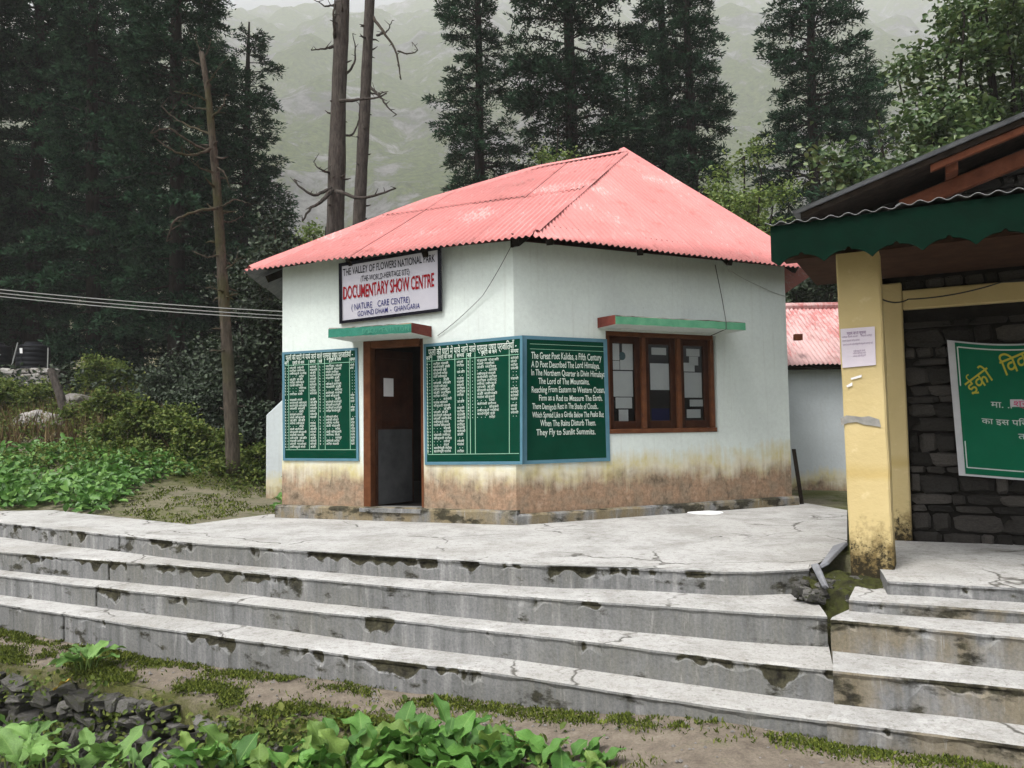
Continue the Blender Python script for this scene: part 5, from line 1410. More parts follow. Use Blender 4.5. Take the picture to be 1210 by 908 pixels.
def conifer(seed, H, zb, rmax, dens=1.0, power=0.62, droop=0.5):
    global rng; rng = np.random.default_rng(seed); r = random.Random(seed)
    lean = V3(r.uniform(-.3, .3), r.uniform(-.3, .3), 0)
    tp = lambda z: V3(lean[0] * (z / H) ** 2 + 0.08 * math.sin(z * 0.35 + seed), lean[1] * (z / H) ** 2, z)
    wood = MB(); zs = np.linspace(0, H, 16)
    wood.tube([tp(z) for z in zs], [0.03 + 0.25 * (1 - z / H) ** 0.8 for z in zs], 8)
    AP_, AD, AT = [], [], []
    z = zb; az = r.uniform(0, 6)
    while z < H - 0.25:
        t = (z - zb) / (H - zb)
        nb = 6 if t < 0.8 else 4
        for k in range(nb):
            az += 2 * math.pi / nb + r.uniform(-.35, .35)
            gap = 0.5 + 0.5 * math.sin(az * 1.0 + z * 0.55 + seed) * math.cos(z * 0.9 + seed * 2)
            L = rmax * ((1 - t) ** power + 0.06) * r.uniform(0.72, 1.12) * (0.42 + 0.75 * gap) * (0.55 + 0.45 * min(1, t * 7))
            if r.random() < 0.08: L *= 1.25
            if r.random() < 0.17: continue
            if L < 0.3: L = 0.3
            base = tp(z + r.uniform(-.16, .16)); h = V3(math.cos(az), math.sin(az), 0)
            s = np.linspace(0, 1, 9); up = r.uniform(0.05, 0.3) + 0.35 * t
            dz = L * (up * s - (droop + 0.35) * s ** 2 * (1 - t * 0.6) + 0.36 * s ** 3)
            bp = base + h * (L * s)[:, None] + np.array([0, 0, 1.0]) * dz[:, None]
            wood.tube([bp[0], bp[3], bp[6], bp[8]], [0.02 + 0.012 * L, 0.016 + 0.006 * L, 0.012, 0.005], 4, cap=False)
            nt = max(6, int(L * 20 * dens)); ss = rng.uniform(0.10, 1.0, nt) ** 0.85
            o = np.stack([np.interp(ss, s, bp[:, q]) for q in range(3)], 1)
            side = np.where(rng.random(nt) < 0.5, 1.0, -1.0)
            lat = np.array([-h[1], h[0], 0])
            ang = rng.uniform(0.45, 1.2, nt)
            d = h * np.cos(ang)[:, None] + lat * (side * np.sin(ang))[:, None]; d[:, 2] += rng.uniform(-0.5, 0.05, nt)
            d /= np.linalg.norm(d, axis=1)[:, None]
            tl = (0.22 + 0.50 * (1 - ss) * min(1.6, L) + 0.12 * rng.random(nt))
            ntf = 14
            u = (np.arange(ntf)[None] + rng.random((nt, ntf))) / ntf
            P = o[:, None] + d[:, None] * (tl[:, None] * u)[..., None]; P[..., 2] -= 0.18 * tl[:, None] * u ** 2
            P += rng.normal(scale=0.03, size=P.shape)
            D = np.repeat(d[:, None], ntf, 1) * 0.75 + rng.normal(scale=0.42, size=P.shape); D[..., 2] += 0.30
            tip = np.clip(0.55 * ss[:, None] + 0.5 * u + rng.normal(scale=0.1, size=u.shape), 0, 1)
            AP_.append(P.reshape(-1, 3)); AD.append(D.reshape(-1, 3)); AT.append(tip.ravel())
        z += r.uniform(0.38, 0.62) / max(0.7, dens)
    P = np.concatenate(AP_); D = np.concatenate(AD); D /= np.linalg.norm(D, axis=1)[:, None]
    n = len(P)
    v, f = needles(P, D, rng.uniform(0.10, 0.22, n), rng.uniform(0.030, 0.058, n)); TRI.append(2 * n)
    return (mesh_arrays('crown', v, f, MAT['needles'], attrs={'tip': np.repeat(np.concatenate(AT), 4)}), mesh_arrays('trunk', np.array(wood.v), wood.f, MAT['bark_dark'], smooth=True))
CON = [conifer(101, 23, 2.6, 3.1, 1.0, 0.7), conifer(202, 21, 3.2, 3.2, 1.0, 0.66), conifer(303, 24, 1.8, 3.2, 1.0, 0.85), conifer(404, 18, 1.8, 3.0, 1.0, 0.8), conifer(505, 10, 0.4, 2.4, 1.0, 0.7)]
def plant_tree(px, Y, var, H, label, w=1.0, rz=0.0, name='fir_tree', group='dark firs behind the buildings', py=None, zb=None):
    p = aty(px, 460, Y); z = (g_h(p[0], Y) - 0.15) if zb is None else zb
    base_h = [23, 21, 24, 18, 10][var]; s = H / base_h
    t = empty(name, (p[0], Y, z), label, 'tree', group); t.rotation_euler = (0, 0, rz)
    for nm, me in (('crown', CON[var][0]), ('trunk', CON[var][1])):
        o = link(nm, me, t); o.scale = (s * w, s * w, s)
    return t
TREES = [
 # px, depth, variant, height, label, width, turn
 (574, 27.0, 2, 21, 'dark fir left of the roof peak, beside the bare trunks', 1.08, 0.3),
 (681, 25.0, 1, 23, 'dark fir directly behind the roof, left of the peak', 1.0, 1.9),
 (795, 27.5, 0, 23, 'dark fir behind the roof peak, left one of a close pair', 0.95, 4.0),
 (824, 25.5, 2, 22, 'dark fir behind the right hip, right one of a close pair', 0.95, 2.2),
 (972, 26.0, 1, 22, 'dark fir standing alone above the right end of the red roof', 0.95, 5.1),
 (205, 24.0, 0, 24, 'tall dark fir just left of the dead snag', 0.92, 0.9),
 (287, 30.0, 3, 15.0, 'shorter pointed fir right of the dead snag', 1.35, 2.5),
 (108, 26.0, 2, 25, 'dark fir above the slope, third from the left edge', 0.9, 1.1),
 (38, 29.0, 1, 24, 'broad dark fir at the left edge above the tanks', 0.95, 3.3),
 (-45, 27.0, 0, 25, 'dark fir cut by the left edge of the picture', 1.0, 5.5),
 (150, 33.0, 1, 25, 'fir deeper in the stand, between the two tall left firs', 0.85, 4.4),
 (70, 34.0, 3, 24, 'fir deep in the stand behind the water tanks', 1.0, 0.5),
 (238, 36.0, 2, 21, 'fir deep in the stand behind the dead snag', 1.0, 3.9),
 (745, 38.0, 3, 19, 'more distant fir seen between the firs behind the roof peak', 1.2, 2.0),
 (20, 31.0, 4, 10, 'young bushy fir behind the right water tank', 1.2, 0.4), (160, 29.0, 4, 9.5, 'young bushy fir above the middle of the slope', 1.2, 1.0), (230, 31.0, 4, 9, 'young bushy fir just behind the dead snag', 1.2, 3.0), (300, 36.0, 4, 11, 'young bushy fir between the snag and the building', 1.3, 5.0), (-30, 36.0, 4, 12, 'young bushy fir at the far left edge', 1.3, 1.5),
 (640, 33.0, 4, 9, 'low bushy fir showing just above the left roof ridge', 1.3, 0.8), (850, 36.0, 4, 11, 'low bushy fir behind the right roof slope', 1.3, 3.6), (930, 34.0, 4, 10, 'low bushy fir left of the lone right fir', 1.2, 2.9),
 (1042, 33.0, 0, 17, 'fir partly hidden by the broadleaf trees on the right', 1.0, 2.8),
]
for px, Y, var, H, lab, w, rz in TREES: plant_tree(px, Y, var, H, lab, w, rz)

# bare trunks
def bare_tree(pts_px, Y, rads, label, twigs, mat='bark', name='bare_trunk', mossy=False, seed=1):
    P = [aty(x, y, Y) for x, y in pts_px]; base = P[0].copy()
    t = empty(name, base, label, 'tree'); r = random.Random(seed)
    m = MB(); Q, s = poly_sample(np.array(P), 40); rr = np.interp(s, np.linspace(0, s[-1], len(rads)), rads)
    n = 12; vs = []
    m.tube(Q, [q * (1 + 0.06 * r.uniform(-1, 1)) for q in rr], n)
    for _ in range(26):          # broken stubs and knots
        i = r.randrange(4, 38); az = r.uniform(0, 6.28); d = V3(math.cos(az), math.sin(az), r.uniform(-.3, .4)); L_ = r.uniform(0.03, 0.22)
        m.tube([Q[i] + d * rr[i] * 0.7, Q[i] + d * (rr[i] + L_ * 0.5), Q[i] + d * (rr[i] + L_) + V3(0, 0, r.uniform(-.05, .05))], [0.028, 0.018, 0.006], 5)
    m.build('trunk', MAT[mat], t, smooth=True)
    for tw in twigs:
        pts = [aty(x, y, Y + dy) for x, y, dy in tw[1]]
        m = MB(); QQ, _ = poly_sample(np.array(pts), 14); k = len(QQ)
        QQ = [q + V3(r.uniform(-1, 1), r.uniform(-1, 1), r.uniform(-1, 1)) * 0.012 for q in QQ]
        m.tube(QQ, [tw[0] * (1 - 0.75 * i / k) for i in range(k)], 6)
        for i in range(3, k, 2):
            d = V3(r.uniform(-1, 1), r.uniform(-1, 1), r.uniform(-.4, 1)); m.tube([QQ[i], QQ[i] + d * r.uniform(0.06, 0.22)], [tw[0] * 0.35, 0.004], 4)
        m.build('branch', MAT[tw[2] if len(tw) > 2 else mat], t, smooth=True)
    return t
bare_tree([(391, 430), (396, 275), (400, 120), (405, 0), (410, -160)], 16.5, [0.21, 0.195, 0.17, 0.15, 0.12], 'thick bare tree trunk rising behind the left slope of the roof', [
    (0.045, [(392, 222, -.2), (372, 232, -.5), (355, 222, -.6), (348, 212, -.5)]), (0.055, [(392, 225, -.2), (378, 240, -.6), (365, 247, -.7), (358, 262, -.7)]),
    (0.05, [(398, 226, -.3), (425, 236, -.7), (450, 230, -.8), (468, 222, -.8)]), (0.03, [(390, 205, -.1), (377, 200, -.4), (371, 192, -.4)]),
    (0.045, [(402, 120, -.2), (425, 118, -.6), (445, 116, -.7), (457, 110, -.7)]), (0.03, [(406, 90, .1), (419, 78, .2), (420, 55, .2), (417, 40, .2)]),
    (0.03, [(402, 160, .0), (418, 160, .3), (425, 140, .3), (424, 122, .3)]), (0.035, [(396, 55, 0), (382, 58, -.3), (368, 60, -.3)]), (0.045, [(396, 45, -.1), (394, 20, -.4), (397, -5, -.4)]), (0.03, [(400, 5, 0), (385, 8, -.3), (371, 0, -.3)])], seed=2)
bare_tree([(421, 430), (424, 265), (431, 130), (437, 0), (443, -160)], 17.8, [0.155, 0.148, 0.13, 0.112, 0.09], 'slimmer bare trunk just right of the thick one behind the roof', [
    (0.045, [(440, 20, 0), (455, 40, -.3), (468, 60, -.4), (474, 95, -.4)], 'bark_moss'), (0.03, [(445, 42, 0), (458, 38, -.3), (463, 25, -.3)]), (0.04, [(437, 103, 0), (450, 115, -.3), (460, 130, -.4), (468, 136, -.4)]),
    (0.03, [(434, 110, 0), (448, 112, .2), (457, 108, .2)]), (0.022, [(470, 60, -.4), (482, 65, -.4), (495, 60, -.4), (487, 50, -.4)], 'bark_moss')], seed=3)
YS = 13.2
bare_tree([(276, 560), (272, 470), (263, 330), (256, 220), (246, 110), (238, 62)], YS, [0.132, 0.108, 0.094, 0.08, 0.064, 0.042], 'dead leaning snag with mossy broken branches in front of the firs', [
    (0.03, [(250, 175, -.1), (230, 185, -.4), (205, 180, -.6), (182, 162, -.6)]), (0.026, [(248, 180, -.1), (222, 168, -.4), (200, 150, -.6), (178, 158, -.6)]), (0.026, [(252, 160, 0), (225, 150, .3), (205, 140, .4), (190, 125, .4)]),
    (0.03, [(258, 246, -.1), (232, 250, -.4), (205, 260, -.6), (196, 285, -.6)]), (0.02, [(247, 120, 0), (230, 112, -.2), (205, 108, -.3)]), (0.02, [(260, 245, 0), (278, 235, -.3), (292, 240, -.4)]),
    (0.02, [(262, 300, 0), (245, 305, -.3), (230, 298, -.3)]), (0.02, [(267, 345, 0), (255, 342, -.3), (243, 340, -.3)]), (0.022, [(270, 414, 0), (255, 415, -.3), (248, 416, -.3)]), (0.018, [(244, 100, 0), (252, 90, -.3), (258, 80, -.3)]), (0.016, [(240, 80, 0), (225, 70, .2), (215, 72, .2)]), (0.022, [(249, 140, 0), (262, 128, -.2), (268, 112, -.2)]), (0.02, [(253, 195, 0), (266, 205, -.2), (272, 222, -.2)]), (0.02, [(247, 130, 0), (228, 128, .3), (214, 120, .3)]), (0.02, [(260, 262, 0), (275, 262, .2), (288, 255, .2)]), (0.018, [(265, 320, 0), (276, 312, -.2), (282, 300, -.2)]), (0.02, [(255, 205, 0), (238, 200, -.3), (226, 190, -.4)]), (0.014, [(239, 66, 0), (233, 52, 0), (231, 40, 0)]), (0.014, [(240, 70, 0), (247, 58, 0), (250, 46, 0)])],
    'bark_moss', 'dead_snag', seed=4)

# broadleaf trees
def broad_tree(name, base, limbs, mat, leaf, n_per, spread, label, wood='bark_dark', seed=1, group=None, trunk=True, r0=0.11):
    global rng; rng = np.random.default_rng(seed); r = random.Random(seed)
    t = empty(name, base, label, 'tree' if trunk else 'shrub', group); m = MB(); PP = []; NN = []
    b = np.asarray(base, float)
    for tip in limbs:
        tip = np.asarray(tip, float); mid = b * 0.45 + tip * 0.55 + V3(r.uniform(-.3, .3), r.uniform(-.3, .3), r.uniform(0, .4))
        path, _ = poly_sample(np.array([b, b * 0.75 + mid * 0.25 + V3(0, 0, .2), mid, tip]), 14); m.tube(path, [r0 * (1 - i / 14) ** 1.1 + 0.008 for i in range(14)], 6, cap=False)
        for j in range(6):
            i = r.randrange(6, 14); d = V3(r.gauss(0, 1), r.gauss(0, 1), r.gauss(0.4, .6)); d = d / np.linalg.norm(d) * r.uniform(0.5, 1.0) * spread
            e = path[i] + d; m.tube([path[i], path[i] + d * 0.5 + V3(0, 0, .05), e], [0.02, 0.012, 0.004], 4, cap=False)
            # leaves gather along each shoot, in clumps
            for c in range(3):
                cc = path[i] + d * (0.45 + 0.28 * c); k = int(n_per * r.uniform(0.5, 1.2) / 3)
                PP.append(cc + rng.normal(scale=(spread * 0.24, spread * 0.24, spread * 0.17), size=(k, 3)))
                nn = rng.normal(scale=0.55, size=(k, 3)); nn[:, 2] += 0.75; nn[:, 1] -= 0.25; NN.append(nn)
    P = np.concatenate(PP); N = np.concatenate(NN); N /= np.linalg.norm(N, axis=1)[:, None]
    v, f = leaves(P, N, rng.uniform(leaf * 0.6, leaf * 1.25, len(P)))
    o = link('crown', mesh_arrays('crown', v - b, f, MAT[mat]), t); o['kind'] = 'stuff'
    m.build('trunk' if trunk else 'stem', MAT[wood], t, smooth=True)
    return t
def tips(pxs, Y, sp=1.0, seed=0):
    r = random.Random(seed); return [aty(x, y, Y + r.uniform(-sp, sp)) for x, y in pxs]
b1 = aty(1120, 470, 13.0); b1[2] = 0.0
broad_tree('broadleaf_tree', b1, tips([(1020, 200), (1035, 130), (1062, 95), (1100, 150), (1075, 190), (1110, 105), (1120, 60), (1040, 235), (1000, 235), (1120, 190), (1150, 140), (1140, 20), (1085, 215)], 12.6, 1.3, 1), 'maple', 0.115, 280, 0.85, 'broadleaf tree left of the shelter gable, nearest to the lone fir', seed=11, group='broadleaf trees behind the shelter')
b2 = aty(1215, 470, 14.0); b2[2] = 0.0
broad_tree('broadleaf_tree', b2, tips([(1150, 20), (1165, 80), (1190, 30), (1205, 90), (1180, 130), (1220, 50), (1235, 110), (1160, -30), (1200, -25), (1160, 110), (1135, 75), (1240, 10), (1145, -60)], 13.6, 1.3, 2), 'maple', 0.115, 280, 0.85, 'broadleaf tree in the top right corner above the shelter roof', seed=12, group='broadleaf trees behind the shelter')
b3 = aty(885, 440, 19.0); b3[2] = 0.2
broad_tree('leafy_bush', b3, tips([(860, 200), (880, 185), (900, 205), (915, 235), (890, 240), (865, 245), (905, 265), (845, 215), (925, 285)], 19.0, 1.0, 3), 'bright_leaf', 0.10, 260, 0.9, 'light green bush tree right of the red roof slope', seed=13)
b4 = aty(655, 420, 21.0); b4[2] = 0.5
broad_tree('leafy_bush', b4, tips([(640, 175), (660, 150), (625, 190), (650, 195), (680, 185), (610, 195)], 21.0, 0.9, 4), 'bright_leaf', 0.09, 200, 0.8, 'light green bush showing between firs above the roof ridge', seed=14)
b5 = aty(320, 470, 16.5); b5[2] = 0.2
broad_tree('leafy_bush', b5, tips([(300, 300), (325, 270), (340, 310), (290, 340), (312, 345), (330, 380), (355, 290), (285, 385), (300, 410), (350, 350)], 16.0, 1.2, 5), 'shrub_dark', 0.10, 240, 0.85, 'green leafy tree behind the left eave of the building', seed=15)
b6 = aty(945, 440, 16.5); b6[2] = 0.0
broad_tree('leafy_bush', b6, tips([(950, 330), (975, 320), (960, 350), (940, 345), (985, 345), (1000, 330)], 16.5, 0.6, 6), 'shrub_dark', 0.11, 220, 0.7, 'dark bush between the red roof eave and the shelter pillar', seed=16, trunk=False)
b7 = aty(365, 300, 20.0); b7[2] = 0.6
broad_tree('leafy_bush', b7, tips([(365, 262), (352, 275), (385, 268), (372, 285), (440, 262)], 20.0, 0.6, 7), 'bright_leaf', 0.09, 150, 0.7, 'light green bush at the foot of the two bare trunks', seed=17)
# shrubs on the slope, left
SH = [(195, 470, 18.5, 1.5, 'shrub_dark', 'broad dark grey-green shrub in the middle of the left slope'), (255, 455, 19.5, 1.6, 'shrub_dark', 'tall dark shrub behind the dead snag'), (300, 430, 17.5, 1.5, 'shrub_dark', 'dark shrub between the snag and the building'),
      (305, 480, 15.5, 1.2, 'shrub_dark', 'dark low shrub right of the snag foot'), (230, 500, 16.0, 0.9, 'shrub_dark', 'small grey-green shrub left of the snag foot'),
      (140, 450, 21.5, 1.2, 'shrub_mid', 'olive shrub near the top of the slope right of the boulder'), (170, 515, 14.6, 0.85, 'shrub_mid', 'yellow-green bushy clump in the centre of the slope'), (235, 525, 14.2, 0.75, 'shrub_mid', 'olive clump just left of the snag foot'),
      (20, 475, 19.0, 0.9, 'shrub_mid', 'olive clump below the tank wall at the left edge'), (120, 488, 17.2, 0.7, 'shrub_mid', 'small olive clump right of the leaning post'), (300, 528, 14.0, 0.6, 'shrub_mid', 'brownish clump right of the snag foot')]
for k, (px, py, Y, s, mt, lab) in enumerate(SH):
    b = aty(px, py, Y); b[2] = g_h(b[0], Y) - 0.05; r = random.Random(60 + k)
    tp_ = [b + V3(r.uniform(-1, 1) * s * 0.95, r.uniform(-.7, .7) * s, s * r.uniform(0.35, 1.0)) for _ in range(9)]
    broad_tree('slope_shrub', b, tp_, mt, 0.075 if mt == 'shrub_mid' else 0.09, 170, 0.42 * s, lab, seed=80 + k, group='shrubs on the left slope', trunk=False, r0=0.02)

# ---- low leafy cover, dry stems and grass on the left slope (uncountable)
rng = np.random.default_rng(5)
def inside_left(n):
    """points behind the platform on the left"""
    P = np.column_stack([rng.uniform(-15, -2.95, n), rng.uniform(9.5, 22, n)]); return P
bl_xy = np.array([p for p in pl_left]); 
def back_limit(x):
    xs = bl_xy[::-1, 0]; ys = bl_xy[::-1, 1]; return np.interp(x, xs, ys)
dirt = np.array([onz(x, y, 0)[:2] for x, y in ((100, 609), (225, 622), (335, 607), (340, 578), (262, 578), (170, 590))])
def in_poly(P, poly):
    c = np.zeros(len(P), bool); j = len(poly) - 1
    for i in range(len(poly)):
        a, b = poly[i], poly[j]; cond = ((a[1] > P[:, 1]) != (b[1] > P[:, 1])) & (P[:, 0] < (b[0] - a[0]) * (P[:, 1] - a[1]) / (b[1] - a[1] + 1e-12) + a[0]); c ^= cond; j = i
    return c
P = inside_left(15000); P = P[(P[:, 1] > back_limit(P[:, 0]) + 0.08) & ~in_poly(P, dirt) & (P[:, 1] < 15.0 + 1.0 * np.sin(P[:, 0] * 0.8))]
den = np.array([fbm(p[0], p[1], 0.8, 6.6) for p in P]); P = P[den > -0.38]
LV_, LN = [], []
for p in P:
    z = g_h(p[0], p[1]); k = rng.integers(3, 6); hgt = rng.uniform(0.05, 0.30) * (1.3 if fbm(p[0], p[1], 0.6, 1.0) > 0.1 else 0.8)
    q = np.column_stack([p[0] + rng.normal(scale=0.09, size=k), p[1] + rng.normal(scale=0.09, size=k), z + hgt * rng.uniform(0.4, 1.0, k)])
    nn = rng.normal(scale=0.5, size=(k, 3)); nn[:, 2] += 0.8; nn[:, 1] -= 0.3
    LV_.append(q); LN.append(nn)
Pq = np.concatenate(LV_); Nq = np.concatenate(LN); Nq /= np.linalg.norm(Nq, axis=1)[:, None]
v, f = leaves(Pq, Nq, rng.uniform(0.07, 0.17, len(Pq)), 0.62, 0.12)
o = link('ground_cover', mesh_arrays('ground_cover', v, f, MAT['cover'])); prop(o, 'bright green low leafy plants covering the ground left of the building', 'plants', kind='stuff')
# dry stems and grasses further up
P = inside_left(3000); P = P[(P[:, 1] > 14.0)]; den = np.array([fbm(p[0], p[1], 0.5, 9.0) for p in P]); P = P[den > -0.25]
Z = np.array([g_h(*p) for p in P]); P3 = np.column_stack([P, Z - 0.02]); K = 5
P3 = np.repeat(P3, K, 0) + rng.normal(scale=(0.08, 0.08, 0), size=(len(P3) * K, 3)); D = rng.normal(scale=0.32, size=P3.shape); D[:, 2] = 1; D /= np.linalg.norm(D, axis=1)[:, None]
v, f = blades(P3, D, rng.uniform(0.25, 0.75, len(P3)), rng.uniform(0.012, 0.03, len(P3)))
o = link('dry_grass', mesh_arrays('dry_grass', v, f, MAT['dry'])); prop(o, 'brown dry stems and grass on the left slope', 'grass', kind='stuff')
P = inside_left(11000); P = P[(P[:, 1] > 12.6)]; den = np.array([fbm(p[0], p[1], 0.45, 19.0) for p in P]); P = P[den > -0.22]
Z = np.array([g_h(*p) for p in P]); P3 = np.column_stack([P, Z]); K = 5
P3 = np.repeat(P3, K, 0) + rng.normal(scale=(0.10, 0.10, 0), size=(len(P3) * K, 3)); P3[:, 2] += rng.uniform(0, 0.45, len(P3)); N = rng.normal(scale=0.5, size=P3.shape); N[:, 2] += 0.7; N /= np.linalg.norm(N, axis=1)[:, None]
v, f = leaves(P3, N, rng.uniform(0.04, 0.10, len(P3)), 0.5)
o = link('wild_herbs', mesh_arrays('wild_herbs', v, f, MAT['shrub_mid'])); prop(o, 'olive green wild herbs mixed over the left slope', 'plants', kind='stuff')
# forest undergrowth beyond, dark
P = np.column_stack([rng.uniform(-26, 12, 5200), rng.uniform(16, 34, 5200)]); P = P[(P[:, 1] > 20) | (P[:, 0] > -3.5)]
Z = np.array([g_h(*p) for p in P]); P3 = np.repeat(np.column_stack([P, Z]), 7, 0) + rng.normal(scale=(0.3, 0.3, 0.0), size=(len(P) * 7, 3)); P3[:, 2] += rng.uniform(0, 1.1, len(P3))
N = rng.normal(scale=0.5, size=P3.shape); N[:, 2] += 0.7; N /= np.linalg.norm(N, axis=1)[:, None]
v, f = leaves(P3, N, rng.uniform(0.09, 0.2, len(P3)), 0.6)
o = link('undergrowth', mesh_arrays('undergrowth', v, f, MAT['shrub_dark'])); prop(o, 'dark leafy undergrowth beneath the firs', 'plants', kind='stuff')

# ---- moss along the foot of the steps and on the path edge
def moss_strip(pts, width, n, h, name, label, dens=0.0):
    Q, s = poly_sample(np.array(pts), 400); i = rng.integers(0, 400, n); q = Q[i] + rng.normal(scale=width, size=(n, 2))
    k = np.array([fbm(a[0], a[1], 2.1, 3.3) + 0.35 * fbm(a[0], a[1], 14.0, 1.3) for a in q]) > dens + rng.normal(scale=0.10, size=n); q = q[k]
    z = np.array([path_z(a[0], a[1]) for a in q]); bump = np.array([max(0, fbm(a[0], a[1], 4.5, 8.0)) for a in q])
    P3 = np.column_stack([q, z + bump * h * 0.7 - 0.004]); D = rng.normal(scale=0.6, size=P3.shape); D[:, 2] = 1; D /= np.linalg.norm(D, axis=1)[:, None]
    v, f = blades(P3, D, rng.uniform(h * 0.3, h, len(P3)), rng.uniform(0.006, 0.014, len(P3)))
    o = link(name, mesh_arrays(name, v, f, MAT['moss'])); prop(o, label, 'moss', kind='stuff')
stair_foot = EDGES[3] + np.array([-0.03, -0.10])
moss_strip(stair_foot, 0.055, 26000, 0.035, 'moss', 'green moss along the foot of the long steps', -0.12)
moss_strip(RL[3][0][:4] + np.array([-0.03, -0.06]), 0.06, 2600, 0.032, 'moss', 'green moss below the side steps', -0.2)
moss_strip(np.array(pw[1:10]) + np.array([0.07, 0.12]), 0.085, 44000, 0.035, 'moss', 'bright moss cushions along the top of the retaining wall', -0.05)
# small creeping plants over the wall face
P = []; fr3, _ = poly_sample(np.array(pw[1:11]), 300)
for _ in range(9000):
    k = rng.integers(0, 300); zz = rng.uniform(-1.6, -0.80); q = fr3[k]
    if fbm(q[0] * 1.0, zz * 2.0, 2.0, 12.0) > (0.10 if q[0] < -2.3 else -0.12): P.append((q[0] + rng.normal(scale=.05), q[1] - 0.07 + rng.normal(scale=.05), zz))
P = np.array(P); N = rng.normal(scale=0.5, size=P.shape); N[:, 1] -= 0.7; N[:, 2] += 0.5; N /= np.linalg.norm(N, axis=1)[:, None]
v, f = leaves(P, N, rng.uniform(0.02, 0.05, len(P)), 0.7)
o = link('wall_creeper', mesh_arrays('wall_creeper', v, f, MAT['shrub_mid'])); prop(o, 'small creeping green plants on the retaining wall face', 'plants', kind='stuff')
P = np.column_stack([rng.uniform(-5.2, 0.9, 6000), rng.uniform(2.0, 6.0, 6000)]); lim = np.interp(P[:, 0], np.array(pw)[:12, 0], np.array(pw)[:12, 1]); P = P[P[:, 1] < lim - 0.08]
P3 = np.column_stack([P, np.full(len(P), -1.6) + rng.uniform(0, 0.38, len(P))]); N = rng.normal(scale=0.5, size=P3.shape); N[:, 2] += 0.8; N /= np.linalg.norm(N, axis=1)[:, None]
v, f = leaves(P3, N, rng.uniform(0.03, 0.08, len(P3)), 0.6)
o = link('low_herbs', mesh_arrays('low_herbs', v, f, MAT['shrub_mid'])); prop(o, 'small green herbs covering the ground below the retaining wall', 'plants', kind='stuff')
# weeds sprinkled over the bare patch, tufts on the path
q = np.column_stack([rng.uniform(-6.5, -3.0, 2600), rng.uniform(9.0, 14.2, 2600)]); q = q[in_poly(q, dirt)]; q = q[np.array([fbm(a[0], a[1], 1.6, 4.4) for a in q]) > 0.02]
P3 = np.column_stack([q, [g_h(a[0], a[1]) for a in q]]); P3 = np.repeat(P3, 5, 0) + rng.normal(scale=(.05, .05, 0), size=(len(P3) * 5, 3)); D = rng.normal(scale=0.6, size=P3.shape); D[:, 2] = 1; D /= np.linalg.norm(D, axis=1)[:, None]
v, f = blades(P3, D, rng.uniform(0.015, 0.05, len(P3)), rng.uniform(0.01, 0.025, len(P3)))
o = link('short_grass', mesh_arrays('short_grass', v, f, MAT['moss'])); prop(o, 'short mossy grass on the bare patch left of the building', 'grass', kind='stuff')
q = []
for _ in range(2600):
    i = rng.integers(0, 100); w = rng.uniform(0.05, 0.98); a = footL[i] * (1 - w) + front[i] * w
    if fbm(a[0], a[1], 1.3, 14.0) + 0.25 * w > 0.10: q.append(a)
q = np.array(q); P3 = np.column_stack([q, [path_z(a[0], a[1]) - 0.003 for a in q]]); P3 = np.repeat(P3, 6, 0) + rng.normal(scale=(.02, .02, 0), size=(len(P3) * 6, 3)); D = rng.normal(scale=0.7, size=P3.shape); D[:, 2] = 1; D /= np.linalg.norm(D, axis=1)[:, None]
v, f = blades(P3, D, rng.uniform(0.012, 0.04, len(P3)), rng.uniform(0.004, 0.010, len(P3)))
o = link('path_tufts', mesh_arrays('path_tufts', v, f, MAT['moss'])); prop(o, 'tiny green tufts growing on the earth path', 'grass', kind='stuff')
# pebbles on the path
PV = []; PFc = []
r6 = random.Random(77)
for k in range(1100):
    u_ = r6.random(); w_ = r6.uniform(0.1, 0.95); i = int(u_ * 100); a = footL[i] * (1 - w_) + front[i] * w_; s = r6.uniform(0.004, 0.016)
    b = len(PV); c = V3(a[0], a[1], path_z(a[0], a[1]) + 0.002)
    for d in ((1, 0, 0), (0, 1, 0), (-1, 0, 0), (0, -1, 0), (0, 0, .7), (0, 0, -.5)): PV.append(c + V3(*d) * s * r6.uniform(0.7, 1.3))
    for t_ in ((0, 1, 4), (1, 2, 4), (2, 3, 4), (3, 0, 4), (1, 0, 5), (2, 1, 5), (3, 2, 5), (0, 3, 5)): PFc.append([b + q for q in t_])
o = link('gravel', mesh_arrays('gravel', np.array(PV), PFc, MAT['stone_pale'])); prop(o, 'small pebbles scattered on the earth path', 'gravel', kind='stuff')

# ---- broad-leaved plants in the foreground: each leaf a piece
def leaf_mesh(seed, wide, wavy, mat, tooth=0.0):
    r = random.Random(seed); nu, nv = 10, 6; vs = []; fs = []
    bend = r.uniform(0.25, 0.7); twist = r.uniform(-.25, .25)
    for i in range(nu + 1):
        t = i / nu
        w = wide * (math.sin(math.pi * min(1, t * 0.96 + 0.02)) ** 0.75) * (1.15 - 0.5 * t) * 0.5
        if tooth: w *= 1 + tooth * (1 if i % 2 else -1)
        for j in range(nv + 1):
            s = (j / nv - 0.5) * 2
            x = t - 0.12 * bend * t * t; y = s * w
            z = 0.18 * t - bend * 0.45 * t * t + abs(s) * w * 0.35 + wavy * math.sin(t * 13 + seed + (2 if s > 0 else 0)) * abs(s) ** 2 * 0.05 + twist * y * t
            vs.append((x, y, z))
    for i in range(nu):
        for j in range(nv):
            a = i * (nv + 1) + j; fs.append([a, a + 1, a + nv + 2, a + nv + 1])
    return mesh_arrays('leaf', np.array(vs), fs, mat, smooth=True)
DOCK = [leaf_mesh(i, 0.56 + 0.07 * (i % 3), 1.1, MAT['dock']) for i in range(7)]
DOCK += [leaf_mesh(60 + i, 0.62, 1.8, MAT['dock_tired']) for i in range(2)]
